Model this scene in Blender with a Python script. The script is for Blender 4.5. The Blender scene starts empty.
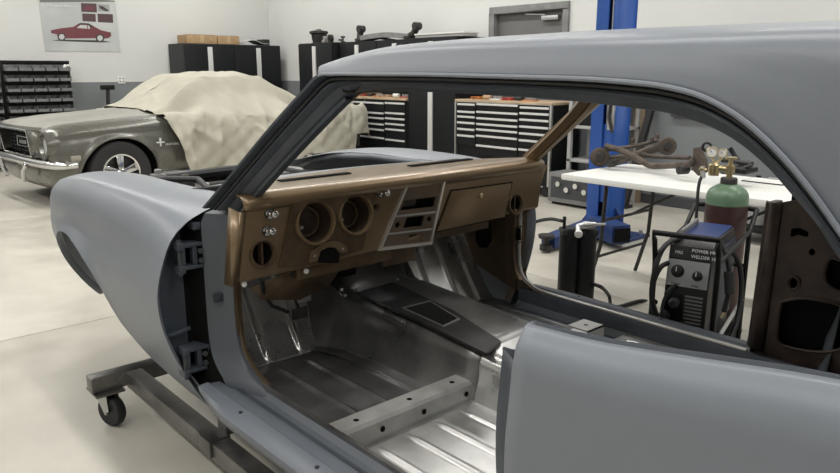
import bpy, bmesh, math, random
from mathutils import Matrix, Vector
from math import sin, cos, pi, radians as R
random.seed(7)
sc = bpy.context.scene
COL = sc.collection
# ---------------------------------------------------------------- camera, world, lights, exposure
CAM = Vector((-2.138, 1.724, 1.38)); YAW = -.73084; PIT = .22812; FPX = 714.0
FW = Vector((cos(YAW)*cos(PIT), sin(YAW)*cos(PIT), -sin(PIT)))
RT = FW.cross(Vector((0, 0, 1))).normalized(); UP = RT.cross(FW)
cd = bpy.data.cameras.new('camera'); co = bpy.data.objects.new('camera', cd); COL.objects.link(co)
co.matrix_world = Matrix((( RT.x, UP.x, -FW.x, CAM.x), (RT.y, UP.y, -FW.y, CAM.y), (RT.z, UP.z, -FW.z, CAM.z), (0, 0, 0, 1)))
cd.sensor_width = 36; cd.lens = FPX/840*36; cd.clip_start = .02; sc.camera = co
sc.view_settings.view_transform = 'Standard'; sc.view_settings.look = 'None'
sc.view_settings.gamma = 1; sc.view_settings.use_curve_mapping = False
sc.view_settings.exposure = 0.02
w = bpy.data.worlds.new('world'); sc.world = w; w.use_nodes = True
w.node_tree.nodes['Background'].inputs[0].default_value = (.75, .8, .85, 1)
w.node_tree.nodes['Background'].inputs[1].default_value = .3
LIGHT_SPOTS = [(x, y) for x in (-3.6, -.6, 2.6, 5.4, 8.0) for y in (-3.3, .4, 3.6)]
CEIL = 4.4
for (lx, ly) in LIGHT_SPOTS:
    l = bpy.data.lights.new('ceiling_lamp', 'AREA'); l.shape = 'RECTANGLE'; l.size = 2.3; l.size_y = .28
    l.energy = 46; l.color = (1.0, .985, .95)
    o = bpy.data.objects.new('ceiling_lamp', l); o.location = (lx, ly, CEIL-.13); COL.objects.link(o)

def at(px, py, x=None, y=None, z=None, d=None, dash=False):
    """pixel of the 840x473 photograph -> point on a world plane"""
    v = FW + RT*((px-420)/FPX) + UP*((236.5-py)/FPX)
    if dash:                                   # the leaning dashboard face: x = -.20 - (z-.87)*.12
        t = (-.20 - .12*(CAM.z-.87) - CAM.x)/(v.x + .12*v.z)
    elif x is not None: t = (x-CAM.x)/v.x
    elif y is not None: t = (y-CAM.y)/v.y
    elif z is not None: t = (z-CAM.z)/v.z
    else: t = d
    return CAM + v*t

# ---------------------------------------------------------------- materials
MATS = {}
def mat(name, col, rough=.5, metal=0., var=0., vscale=6., bump=0., bscale=60., col2=None, emit=0, spec=.5, coat=0., rvar=0., stretch=None, trans=0, two=None):
    if name in MATS: return MATS[name]
    m = bpy.data.materials.new(name); m.use_nodes = True; nt = m.node_tree; N = nt.nodes; Lk = nt.links
    b = N['Principled BSDF']
    b.inputs['Base Color'].default_value = (*col, 1); b.inputs['Roughness'].default_value = rough
    b.inputs['Metallic'].default_value = metal
    b.inputs['Specular IOR Level'].default_value = spec
    b.inputs['Coat Weight'].default_value = coat; b.inputs['Coat Roughness'].default_value = .15
    b.inputs['Transmission Weight'].default_value = trans
    tc = N.new('ShaderNodeTexCoord'); mp = N.new('ShaderNodeMapping'); Lk.new(tc.outputs['Object'], mp.inputs[0])
    if stretch: mp.inputs['Scale'].default_value = stretch
    base = None
    if var or col2:
        n = N.new('ShaderNodeTexNoise'); n.inputs['Scale'].default_value = vscale; n.inputs['Detail'].default_value = 6
        n.inputs['Roughness'].default_value = .6
        Lk.new(mp.outputs[0], n.inputs[0])
        rp = N.new('ShaderNodeValToRGB'); Lk.new(n.outputs[0], rp.inputs[0])
        rp.color_ramp.elements[0].position = .35; rp.color_ramp.elements[1].position = .65
        c2 = col2 or tuple(c*(1-var) for c in col); c1 = col if col2 else tuple(min(1, c*(1+var)) for c in col)
        rp.color_ramp.elements[0].color = (*c2, 1); rp.color_ramp.elements[1].color = (*c1, 1)
        base = rp.outputs[0]
        Lk.new(base, b.inputs['Base Color'])
        if rvar:
            mr = N.new('ShaderNodeMapRange'); Lk.new(n.outputs[0], mr.inputs[0])
            mr.inputs[1].default_value = .3; mr.inputs[2].default_value = .7
            mr.inputs[3].default_value = max(.05, rough-rvar); mr.inputs[4].default_value = rough+rvar
            Lk.new(mr.outputs[0], b.inputs['Roughness'])
    if two:                                    # two paints on one wall, parted at a height
        sp = N.new('ShaderNodeSeparateXYZ'); Lk.new(tc.outputs['Object'], sp.inputs[0])
        gt = N.new('ShaderNodeMath'); gt.operation = 'GREATER_THAN'; gt.inputs[1].default_value = two[0]; Lk.new(sp.outputs[2], gt.inputs[0])
        mx = N.new('ShaderNodeMix'); mx.data_type = 'RGBA'; Lk.new(gt.outputs[0], mx.inputs[0])
        mx.inputs[6].default_value = (*two[1], 1); Lk.new(base, mx.inputs[7]) if base else setattr(mx.inputs[7], 'default_value', (*col, 1))
        Lk.new(mx.outputs[2], b.inputs['Base Color'])
    if bump:
        n2 = N.new('ShaderNodeTexNoise'); n2.inputs['Scale'].default_value = bscale; n2.inputs['Detail'].default_value = 4
        Lk.new(mp.outputs[0], n2.inputs[0])
        bp_ = N.new('ShaderNodeBump'); bp_.inputs['Strength'].default_value = bump; bp_.inputs['Distance'].default_value = .01
        Lk.new(n2.outputs[0], bp_.inputs['Height']); Lk.new(bp_.outputs[0], b.inputs['Normal'])
    if emit:
        b.inputs['Emission Color'].default_value = (*col, 1); b.inputs['Emission Strength'].default_value = emit
    MATS[name] = m; return m
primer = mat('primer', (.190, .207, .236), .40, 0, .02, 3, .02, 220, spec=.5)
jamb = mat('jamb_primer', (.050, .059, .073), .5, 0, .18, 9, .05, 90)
rubber = mat('rubber', (.012, .013, .015), .55)
gold = mat('gold_paint', (.215, .148, .082), .33, .5, .07, 7, .03, 300, coat=.35)
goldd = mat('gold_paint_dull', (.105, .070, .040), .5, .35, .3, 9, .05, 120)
brown = mat('brown_primer', (.048, .031, .023), .5, .15, .4, 10, .08, 60)
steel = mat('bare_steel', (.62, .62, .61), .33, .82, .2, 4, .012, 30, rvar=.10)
steeld = mat('shaded_stained_steel', (.24, .237, .235), .34, .8, .36, 3.5, .012, 30, rvar=.10)  # bare steel darkened for the shade under the roof, plus random stains
steelb = mat('blackened_steel', (.05, .05, .052), .38, .7, .3, 7, .04, 50)
dollym = mat('dolly_steel', (.16, .155, .15), .38, .8, .35, 8, .05, 60, rvar=.1)
chrome = mat('chrome', (.72, .72, .72), .12, 1.)
satin = mat('satin_metal', (.52, .52, .52), .33, .9)
void = mat('black_void', (.006, .006, .006), .9, spec=.15)
black = mat('black_paint', (.007, .0075, .0085), .45, 0, .1, 5, spec=.3)
blackm = mat('black_matt', (.018, .018, .019), .65)
dgrey = mat('dark_grey_plastic', (.050, .053, .058), .55)
mgrey = mat('mid_grey', (.20, .20, .20), .55, 0, .15, 9)
lgrey = mat('light_grey', (.42, .42, .41), .5)
white = mat('white_plastic', (.78, .78, .75), .45, 0, .03, 8)
bluep = mat('lift_blue', (.018, .085, .36), .35, 0, .08, 5)
blued = mat('lift_blue_dark', (.012, .035, .13), .45)
card = mat('cardboard', (.43, .29, .16), .85, 0, .12, 20)
woodm = mat('worktop_wood', (.48, .36, .24), .45, 0, .25, 5, stretch=(1, 8, 8))
greenp = mat('cylinder_green', (.13, .22, .14), .35, 0, .1, 6)
maroon = mat('cylinder_maroon', (.060, .028, .026), .38, 0, .25, 7)
brass = mat('brass', (.55, .45, .26), .3, .9)
rust = mat('rusty_iron', (.085, .068, .056), .55, .4, .35, 14, .15, 60)
iron = mat('dark_iron', (.045, .043, .042), .5, .5, .3, 20, .1, 60)
tyre = mat('tyre_rubber', (.020, .020, .021), .7, bump=.1, bscale=90)
mustp = mat('green_grey_paint', (.140, .138, .120), .28, .35, .05, 2, coat=.35, rvar=.05)
mustd = mat('hood_pale_paint', (.30, .295, .265), .5, .1, .12, 3)  # paler and rougher than the paint of the body sides
cloth = mat('canvas', (.47, .448, .375), .9, 0, .06, 3, .35, 9)
wallm = mat('wall_paint', (.66, .665, .65), .8, 0, .015, 1, .02, 30, two=(1.21, (.20, .215, .225)))
ceilm = mat('ceiling_paint', (.70, .70, .68), .9)
floorm = mat('floor_concrete', (.53, .505, .445), .42, 0, 0, 3.2, .04, 30, col2=(.445, .42, .365), rvar=.12)
jointm = mat('floor_joint', (.16, .15, .13), .8)
lampm = mat('lamp_diffuser', (1, .98, .94), .4, emit=3)

# ---------------------------------------------------------------- mesh builder
ROOTM = {}
def cr(P, t):
    """Catmull-Rom through points, t in 0..len-1"""
    n = len(P)-1; i = min(int(t), n-1); f = t-i
    a, b, c, d = P[max(i-1, 0)], P[i], P[i+1], P[min(i+2, n)]
    return tuple(.5*((2*b[k]) + (c[k]-a[k])*f + (2*a[k]-5*b[k]+4*c[k]-d[k])*f*f + (3*b[k]-a[k]-3*c[k]+d[k])*f**3) for k in range(len(b)))
def smooth(P, n): return [Vector(cr(P, (len(P)-1)*i/(n-1))) for i in range(n)]
def lut(T, x):
    """piecewise curve: T sorted list of (x, value), smooth (monotone-ish)"""
    if x <= T[0][0]: return T[0][1]
    if x >= T[-1][0]: return T[-1][1]
    for i in range(len(T)-1):
        if T[i][0] <= x <= T[i+1][0]:
            h = T[i+1][0]-T[i][0]; f = (x-T[i][0])/h
            def sl(k):
                if k <= 0: return (T[1][1]-T[0][1])/(T[1][0]-T[0][0])
                if k >= len(T)-1: return (T[-1][1]-T[-2][1])/(T[-1][0]-T[-2][0])
                return (T[k+1][1]-T[k-1][1])/(T[k+1][0]-T[k-1][0])
            m0, m1 = sl(i)*h, sl(i+1)*h
            return (2*f**3-3*f*f+1)*T[i][1] + (f**3-2*f*f+f)*m0 + (-2*f**3+3*f*f)*T[i+1][1] + (f**3-f*f)*m1

class MB:
    def __init__(s): s.v = []; s.f = []
    def add(s, v, f):
        o = len(s.v); s.v += [Vector(p) for p in v]; s.f += [tuple(i+o for i in q) for q in f]; return s
    def box(s, lo, hi, M=None):
        x0, y0, z0 = lo; x1, y1, z1 = hi
        v = [Vector(p) for p in ((x0,y0,z0),(x1,y0,z0),(x1,y1,z0),(x0,y1,z0),(x0,y0,z1),(x1,y0,z1),(x1,y1,z1),(x0,y1,z1))]
        if M: v = [M @ p for p in v]
        return s.add(v, [(0,3,2,1),(4,5,6,7),(0,1,5,4),(1,2,6,5),(2,3,7,6),(3,0,4,7)])
    def beam(s, a, b, w, h, up=(0, 0, 1)):
        """box beam from a to b, w across, h along up"""
        a = Vector(a); b = Vector(b); t = (b-a).normalized(); sd = t.cross(Vector(up)).normalized(); u = sd.cross(t)
        v = []
        for p in (a, b):
            for (i, j) in ((-1,-1),(1,-1),(1,1),(-1,1)): v.append(p+sd*(i*w/2)+u*(j*h/2))
        return s.add(v, [(0,3,2,1),(4,5,6,7),(0,1,5,4),(1,2,6,5),(2,3,7,6),(3,0,4,7)])
    def tube(s, path, r, n=10, caps=True, closed=False):
        P = [Vector(p) for p in path]; m = len(P)
        rr = r if isinstance(r, (list, tuple)) else [r]*m
        T = []
        for i in range(m):
            if closed: t = P[(i+1) % m]-P[i-1]
            else: t = P[min(i+1, m-1)]-P[max(i-1, 0)]
            T.append(t.normalized())
        a = Vector((0, 0, 1)) if abs(T[0].z) < .9 else Vector((1, 0, 0))
        u = T[0].cross(a).normalized(); V = []
        for i in range(m):
            u = (u - T[i]*u.dot(T[i])).normalized(); w_ = T[i].cross(u)
            for k in range(n):
                q = 2*pi*k/n; V.append(P[i]+(u*cos(q)+w_*sin(q))*rr[i])
        F = []
        for i in range(m if closed else m-1):
            j = (i+1) % m
            for k in range(n): F.append((i*n+k, i*n+(k+1) % n, j*n+(k+1) % n, j*n+k))
        if caps and not closed: F += [tuple(range(n))[::-1], tuple(range((m-1)*n, m*n))]
        return s.add(V, F)
    def cyl(s, a, b, r, r2=None, n=16): return s.tube([a, b], [r, r if r2 is None else r2], n)
    def lathe(s, prof, org=(0,0,0), axis=(0,0,1), n=24, arc=None):
        """prof: (radius, height) list"""
        ax = Vector(axis).normalized(); h = Vector((1,0,0)) if abs(ax.x) < .9 else Vector((0,1,0))
        u = ax.cross(h).normalized(); w_ = ax.cross(u); org = Vector(org); V = []; F = []
        for (r, z) in prof:
            for k in range(n):
                q = 2*pi*k/n; V.append(org+ax*z+(u*cos(q)+w_*sin(q))*max(r, .0002))
        for i in range(len(prof)-1):
            for k in range(n): F.append((i*n+k, i*n+(k+1) % n, (i+1)*n+(k+1) % n, (i+1)*n+k))
        return s.add(V, F)
    def grid(s, rows, closed=False):
        n = len(rows[0]); V = [p for r_ in rows for p in r_]; F = []
        for i in range(len(rows)-1):
            for k in range(n if closed else n-1):
                F.append((i*n+k, i*n+(k+1) % n, (i+1)*n+(k+1) % n, (i+1)*n+k))
        return s.add(V, F)
    def prism(s, poly, off):
        off = Vector(off); n = len(poly); P = [Vector(p) for p in poly]
        F = [tuple(range(n))[::-1], tuple(range(n, 2*n))]+[(k, (k+1) % n, n+(k+1) % n, n+k) for k in range(n)]
        return s.add(P+[p+off for p in P], F)
    def plate(s, outer, holes, off):
        """polygon with holes (lists of 3D points), thickened by off"""
        bm = bmesh.new(); ed = []; loops = [outer]+list(holes); off = Vector(off)
        for lp in loops:
            vs = [bm.verts.new(p) for p in lp]
            ed += [bm.edges.new((vs[i], vs[(i+1) % len(vs)])) for i in range(len(vs))]
        bmesh.ops.triangle_fill(bm, use_beauty=True, use_dissolve=False, edges=ed)
        bm.verts.ensure_lookup_table(); n = len(bm.verts)
        V = [v.co.copy() for v in bm.verts]; F = [tuple(v.index for v in f.verts) for f in bm.faces]; bm.free()
        s.add(V+[p+off for p in V], F+[tuple(i+n for i in q)[::-1] for q in F])
        for lp in loops:
            m = len(lp); P = [Vector(p) for p in lp]
            s.add(P+[p+off for p in P], [(k, (k+1) % m, m+(k+1) % m, m+k) for k in range(m)])
        return s
    def build(s, name, m, parent=None, local=False, sm=True, bev=0., ang=40, solid=0., soff=-1):
        me = bpy.data.meshes.new(name); V = s.v
        root = parent
        while root is not None and root.parent: root = root.parent
        if root is not None and not local and root.name in ROOTM:
            Mi = ROOTM[root.name].inverted(); V = [Mi @ p for p in V]
        me.from_pydata([tuple(p) for p in V], [], s.f); me.update()
        bm = bmesh.new(); bm.from_mesh(me)
        bmesh.ops.remove_doubles(bm, verts=bm.verts, dist=.00005)
        bmesh.ops.recalc_face_normals(bm, faces=bm.faces)
        if bev:
            es = [e for e in bm.edges if len(e.link_faces) == 2 and e.calc_face_angle(0) > .6]
            bmesh.ops.bevel(bm, geom=es, offset=bev, segments=2, affect='EDGES', profile=.6, clamp_overlap=True)
        bm.to_mesh(me); bm.free()
        if sm:
            me.shade_smooth(); me.set_sharp_from_angle(angle=R(ang))
        me.materials.append(m)
        o = bpy.data.objects.new(name, me); COL.objects.link(o)
        if parent is not None: o.parent = parent
        if solid:
            md = o.modifiers.new('thickness', 'SOLIDIFY'); md.thickness = solid; md.offset = soff
        return o
def tag(o, label=None, cat=None, group=None, kind=None):
    if label: o['label'] = label
    if cat: o['category'] = cat
    if group: o['group'] = group
    if kind: o['kind'] = kind
    return o
def thing(name, label, cat, loc=(0,0,0), rz=0., group=None):
    o = bpy.data.objects.new(name, None); COL.objects.link(o); o.location = loc; o.rotation_euler = (0, 0, rz)
    o.empty_display_size = .1
    ROOTM[o.name] = Matrix.Translation(loc) @ Matrix.Rotation(rz, 4, 'Z')
    return tag(o, label, cat, group)
def copy_tree(o, parent=None):
    c = o.copy(); COL.objects.link(c); c.parent = parent
    for ch in [q for q in o.children]: copy_tree(ch, c)
    return c
def sbox(name, lo, hi, m, parent=None, bev=0., kind=None, local=False):
    o = MB().box(lo, hi).build(name, m, parent, bev=bev, local=local)
    if kind: o['kind'] = kind
    return o
def circle(c, r, n=28, fn=None):
    return [fn(c[0]+r*cos(2*pi*k/n), c[1]+r*sin(2*pi*k/n)) for k in range(n)]
def text(s, size, M, m, name, parent, depth=.001):
    """lettering as a real mesh; M places it (x right, y up of the text)"""
    cu = bpy.data.curves.new(name, 'FONT'); cu.body = s; cu.size = size; cu.extrude = depth; cu.resolution_u = 2
    ob = bpy.data.objects.new(name, cu); COL.objects.link(ob)
    me = bpy.data.meshes.new_from_object(ob); bpy.data.objects.remove(ob); bpy.data.curves.remove(cu)
    root = parent
    while root is not None and root.parent: root = root.parent
    Mi = ROOTM[root.name].inverted() if root is not None and root.name in ROOTM else Matrix()
    me.transform(Mi @ M); me.materials.clear(); me.materials.append(m)
    o = bpy.data.objects.new(name, me); COL.objects.link(o); o.parent = parent
    return o
def frame(org, xd, yd):
    x = Vector(xd).normalized(); y = Vector(yd).normalized(); z = x.cross(y)
    return Matrix(((x.x, y.x, z.x, org[0]), (x.y, y.y, z.y, org[1]), (x.z, y.z, z.z, org[2]), (0, 0, 0, 1)))

# ================================================================ THE ROOM
XL, YB, XR, YF = 9.5, -5.1, -6.5, 6.5
fl = tag(bpy.data.objects.new('floor', None), kind='structure'); COL.objects.link(fl)
MB().box((XR, YB, -.10), (XL, YF, -.006)).build('floor_joint_bed', jointm, fl)
jx = [XR, -3.2, 1.95, 5.4, XL]; jy = [YB, -2.05, 1.9, YF]
for i in range(4):
    for j in range(3):
        g = .0025
        MB().box((jx[i]+g, jy[j]+g, -.05), (jx[i+1]-g, jy[j+1]-g, 0)).build('floor_slab', floorm, fl, bev=.002)
sbox('wall_left', (XL, YB-.1, -.1), (XL+.1, YF+.1, CEIL+.1), wallm, kind='structure')
WB = MB(); WB.box((XR-.1, YB-.1, -.1), (3.02, YB, CEIL+.1)).box((4.10, YB-.1, -.1), (XL, YB, CEIL+.1)).box((3.02, YB-.1, 2.08), (4.10, YB, CEIL+.1))
o = WB.build('wall_back', wallm, sm=False); o['kind'] = 'structure'
sbox('wall_right', (XR-.1, YB-.1, -.1), (XR, YF+.1, CEIL+.1), wallm, kind='structure')
sbox('wall_front', (XR, YF, -.1), (XL, YF+.1, CEIL+.1), wallm, kind='structure')
sbox('ceiling', (XR-.1, YB-.1, CEIL), (XL+.1, YF+.1, CEIL+.1), ceilm, kind='structure')
sbox('baseboard_left', (XL-.012, YB, 0), (XL, YF, .10), dgrey, kind='structure')
MB().box((XR, YB, 0), (2.95, YB+.012, .10)).box((4.16, YB, 0), (XL, YB+.012, .10)).build('baseboard_back', dgrey)['kind'] = 'structure'
# door with closer
dr = tag(bpy.data.objects.new('door_1', None), kind='structure'); COL.objects.link(dr)
MB().box((2.96, YB-.1, 0), (3.04, YB+.03, 2.06)).box((4.08, YB-.1, 0), (4.16, YB+.03, 2.06)).box((2.96, YB-.1, 2.06), (4.16, YB+.03, 2.14)).build('door_frame', mgrey, dr, bev=.004)
MB().box((3.045, YB-.09, .01), (4.075, YB-.045, 2.055)).build('door_leaf', mat('door_paint', (.13, .13, .128), .5), dr, bev=.003)
MB().box((3.12, YB-.045, 1.95), (3.36, YB+.01, 2.0)).build('door_closer', satin, dr, bev=.006)
MB().beam((3.3, YB-.0, 2.01), (3.62, YB-.03, 2.035), .02, .012).build('closer_arm', satin, dr)
MB().cyl((3.95, YB-.045, 1.02), (3.95, YB+.01, 1.02), .012).cyl((3.95, YB+.01, 1.02), (3.84, YB+.01, 1.02), .01).build('door_handle', satin, dr)
# ceiling lamps
base = thing('ceiling_light', 'long LED strip light on the ceiling, above the photograph', 'light', (0, 0, CEIL), group='ceiling strip lights')
MB().box((-1.2, -.16, -.09), (1.2, .16, 0)).build('housing', lgrey, base, local=True, bev=.01)
MB().box((-1.16, -.14, -.10), (1.16, .14, -.09)).build('diffuser', lampm, base, local=True)
for i, (lx, ly) in enumerate(LIGHT_SPOTS):
    o = base if i == 0 else copy_tree(base); o.location = (lx, ly, CEIL)
    o['label'] = 'ceiling strip light, %s of five along the room, %s row' % (['first', 'second', 'third', 'fourth', 'fifth'][i//3], ['back wall', 'middle', 'near'][i % 3])

# ================================================================ PRIMED CAR BODY
car = thing('primer_coupe', 'grey primer two-door coupe shell without doors, on a steel dolly', 'car', (-.6, 0, .24))
SIDE = [(.27, .770), (.34, .812), (.42, .852), (.50, .886), (.59, .912), (.69, .920), (.78, .900), (.87, .860), (.918, .806), (.945, .745), (.962, .68), (.972, .62)]
ZB = [(-.02, .275), (.15, .28), (.28, .315), (.40, .375), (.455, .46), (.485, .54), (.52, .60), (.62, .675), (.75, .725), (.90, .745), (1.05, .715), (1.17, .61), (1.24, .50), (1.28, .40), (1.34, .33), (1.65, .33)]
def fender(sg):
    YO = [(-.02, 0), (.95, .0), (1.12, -.010), (1.28, -.035), (1.42, -.085), (1.55, -.17), (1.66, -.27)]
    ZC = [(-.02, .918), (.2, .955), (.6, .966), (.9, .957), (1.15, .928), (1.4, .875), (1.66, .79)]
    YC = [(-.02, .806), (.2, .828), (.6, .842), (1.2, .852), (1.66, .83)]
    ZI = [(-.02, .965), (.25, .964), (.55, .957), (.85, .955), (1.18, .930), (1.4, .885), (1.66, .80)]
    xs = [-.02+.02*i for i in range(85)]; rows = []; lip = []
    for x in xs:
        zb = lut(ZB, x); r_ = []; yo = lut(YO, x); zc = lut(ZC, x); yc = lut(YC, x); zi = lut(ZI, x)
        for j in range(32):
            if j < 22:
                z = zb+(zc-zb)*(j/21)**.9; zs = z if z < .78 else .78+(z-.78)*.138/(zc-.78)
                y = lut(SIDE, zs)+(yc-.806)*max(0, (zs-.78)/.138)
            else:
                t = (j-21)/10; y = yc+(.60-yc)*t; z = zc+(zi-zc)*t+.016*sin(pi*t)**.8
            da = math.hypot(x-.88, z-.37)
            y += .014*math.exp(-((da-.375)/.045)**2)*(1 if .42 < x < 1.36 else 0)*(1-.6*max(0, min(1, (x-.8)/.3)))
            if x > .80 and z < .78: y -= min(1, (x-.80)/.35)*(.78-z)*.20
            y += yo*(.5+.5*min(1, z/.6))
            r_.append(Vector((x, sg*y, z)))
        rows.append(r_); lip.append([r_[0], r_[0]+Vector((0, -sg*.022, .004)), r_[0]+Vector((0, -sg*.024, .02))])
    m = MB().grid(rows).grid(lip)
    # rear flange turned in at the door gap
    m.grid([[p for p in rows[0]], [p+Vector((.012, -sg*.012, 0)) for p in rows[0]], [p+Vector((.045, -sg*.018, 0)) for p in rows[0]]])
    m.build('front_fender', primer, car, ang=60)
    # dark wheelhouse inside
    W = []
    for i in range(25):
        a = pi*(.03+.94*i/24); c = Vector((.90, 0, .37)); W.append([Vector((.90-.385*cos(a), sg*yy, .37+.385*sin(a))) for yy in (.84-(.16 if cos(a) < 0 else .06)*abs(cos(a)), .68, .62, .52)])
    MB().grid(W).add([W[k][3] for k in range(25)]+[Vector((.9, sg*.52, .42))], [(k, k+1, 25) for k in range(24)]).build('wheelhouse', blackm, car)
    return rows
fr = fender(1); fender(-1)
# bright light through a hole of the wheelhouse, put in as a white disc
MB().lathe([(0, 0), (.016, 0), (.016, .006), (0, .008)], at(82, 265, y=.55), (0, 1, 0), 14).build('wheelhouse_light_spot', white, car)

QS = [(.27, .775), (.34, .815), (.42, .855), (.50, .885), (.60, .912), (.70, .926), (.80, .928), (.88, .920), (.94, .914), (.968, .902), (.984, .888)]
def quarter(sg):
    ZT = [(-1.46, 0), (-1.58, .008), (-1.73, .031), (-1.9, .058), (-2.1, .072), (-2.5, .06), (-2.95, .0)]
    ZT = sorted(ZT); rows = []
    ZBQ = sorted([(-1.46, .27), (-1.75, .27), (-1.9, .30), (-1.98, .40), (-2.05, .52), (-2.15, .64), (-2.3, .73), (-2.42, .745), (-2.55, .73), (-2.68, .64), (-2.78, .5), (-2.84, .36), (-3.0, .33)])
    for i in range(54):
        x = -1.455-.028*i; zt = lut(ZT, x); zb = lut(ZBQ, x); r_ = []
        for j in range(26):
            k = j/25; z = zb+(.984-zb)*k; y = lut(QS, z)
            if x < -2.6: y -= (x+2.6)**2*.5
            y += .012*math.exp(-((math.hypot(x+2.42, z-.37)-.38)/.06)**2)
            r_.append(Vector((x, sg*y, z+zt*max(0, (z-.75)/.25))))
        t = r_[-1]
        r_ += [t+Vector((0, -sg*.008, .003)), t+Vector((0, -sg*.018, .002)), t+Vector((0, -sg*.024, -.006)), t+Vector((0, -sg*.026, -.03))]
        rows.append(r_)
    m = MB().grid(rows)
    r0 = rows[0]
    # rolled front edge running into the latch pillar
    m.grid([r0, [p+Vector((.006, -sg*.006, 0)) for p in r0], [p+Vector((.008, -sg*.016, 0)) for p in r0]])
    m.build('quarter_panel', primer, car, ang=60)
    L = []
    for p in r0[:24]:
        q = p+Vector((.008, -sg*.016, 0)); L.append([q, q+Vector((.030, -sg*.022, -.006)), q+Vector((.070, -sg*.050, -.012)), q+Vector((.085, -sg*.066, -.016)), q+Vector((.05, -sg*.10, -.03))])
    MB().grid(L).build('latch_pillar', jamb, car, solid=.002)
    # inner lip of the quarter-window slot
    S = [rows[i][29] for i in range(0, 40, 3)]
    MB().tube([p+Vector((.05, -sg*.055, .004)) for p in S], .006, 6).build('window_slot_lip', jamb, car)
    return rows
qr = quarter(1)
quarter(-1)
# ---- roof
RD = [(-.053, .765, .962), (-.215, .738, 1.09), (-.378, .71, 1.221), (-.49, .668, 1.325), (-.535, .645, 1.368), (-.60, .64, 1.373), (-.74, .64, 1.373), (-.929, .64, 1.373), (-1.10, .64, 1.371), (-1.242, .64, 1.369),
      (-1.367, .64, 1.367), (-1.479, .64, 1.361), (-1.532, .64, 1.355), (-1.582, .64, 1.344), (-1.632, .64, 1.323), (-1.679, .64, 1.293), (-1.726, .64, 1.253), (-1.770, .64, 1.207), (-1.813, .643, 1.157), (-1.87, .66, 1.10), (-1.95, .70, 1.055)]
RI = [(-.13, .705, .95), (-.26, .69, 1.052), (-.40, .665, 1.163), (-.50, .64, 1.245), (-.56, .61, 1.303), (-.605, .60, 1.326), (-.73, .60, 1.332), (-.90, .60, 1.332), (-1.07, .60, 1.330), (-1.211, .60, 1.327),
      (-1.333, .60, 1.322), (-1.44, .60, 1.315), (-1.495, .60, 1.310), (-1.545, .60, 1.300), (-1.59, .60, 1.286), (-1.632, .60, 1.265), (-1.677, .60, 1.233), (-1.715, .60, 1.197), (-1.755, .60, 1.158), (-1.80, .615, 1.11), (-1.87, .65, 1.05)]
def roof():
    st = []
    XC = [-.425, -.46, -.53, -.70, -.91, -1.09, -1.24, -1.38, -1.52, -1.60, -1.69, -1.77, -1.85, -1.92, -1.99, -2.06, -2.13, -2.20]
    ZC = [1.425, 1.435, 1.445, 1.460, 1.468, 1.472, 1.474, 1.474, 1.473, 1.472, 1.471, 1.469, 1.466, 1.462, 1.457, 1.450, 1.442, 1.432]
    RZ = [1.372, 1.396, 1.412, 1.430, 1.437, 1.438, 1.438, 1.437, 1.436, 1.436, 1.435, 1.434, 1.432, 1.428, 1.420, 1.410, 1.395, 1.380]
    for i in range(4, 21):
        E = Vector(RD[i]); xc, zc, Rz = XC[i-3], ZC[i-3], RZ[i-3]; k = (i-3)/17
        Rp = Vector((E.x+(xc-E.x)*.25, [.640, .615][i-3] if i < 5 else .60, Rz))
        mid = E.lerp(Rp, .5)+Vector((0, .008, 0))
        half = [E, mid, Rp, Vector((E.x+(xc-E.x)*.5, .50, Rz+(zc-Rz)*.48)), Vector((E.x+(xc-E.x)*.75, .32, Rz+(zc-Rz)*.82)), Vector((xc, .12, zc-.002))]
        full = half+[Vector((p.x, -p.y, p.z)) for p in half[::-1]]
        st.append(full)
    # beyond the roof end: sail panel sides only, down to the deck
    rows = [[Vector(cr(s, t*11/44)) for t in range(45)] for s in st]
    nrows = 72
    cols = [smooth([r_[c] for r_ in rows], nrows) for c in range(45)]
    g = [[cols[c][i] for c in range(45)] for i in range(nrows)]
    MB().grid(g).build('roof_panel', primer, car, ang=70, solid=.004)
    for sg in (1, -1):
        A = [[Vector((p.x, p.y if sg > 0 else -p.y, p.z)) for p in st[-1][:4]]]
        for k, (dx, zr, yr) in enumerate([(.18, 1.36, .60), (.36, 1.26, .64), (.52, 1.15, .70), (.62, 1.07, .76)]):
            e = Vector((-1.95-dx*.95, sg*(.76+.02*k), 1.05)); t = Vector((-2.02-dx, sg*(yr-.02), zr))
            A.append([e, e.lerp(t, .4)+Vector((0, sg*.012, 0)), e.lerp(t, .8)+Vector((0, sg*.01, 0)), t])
        if sg < 0:
            A[0] = [Vector((p.x, -abs(p.y), p.z)) for p in st[-1][:4]]
        G = [smooth(a, 10) for a in A]; G = [smooth([r_[c] for r_ in G], 20) for c in range(10)]
        MB().grid(G).build('sail_panel', primer, car, ang=70, solid=.004)
        # filler between drip line end and quarter top
        T = [[Vector((-1.90-.03*i, sg*yy, zz)) for (yy, zz) in ((.872, 1.045), (.83, 1.052), (.76+.0*i, 1.058), (.70, 1.065))] for i in range(24)]
        MB().grid(T).build('belt_panel', primer, car, ang=70)
roof()
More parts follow.
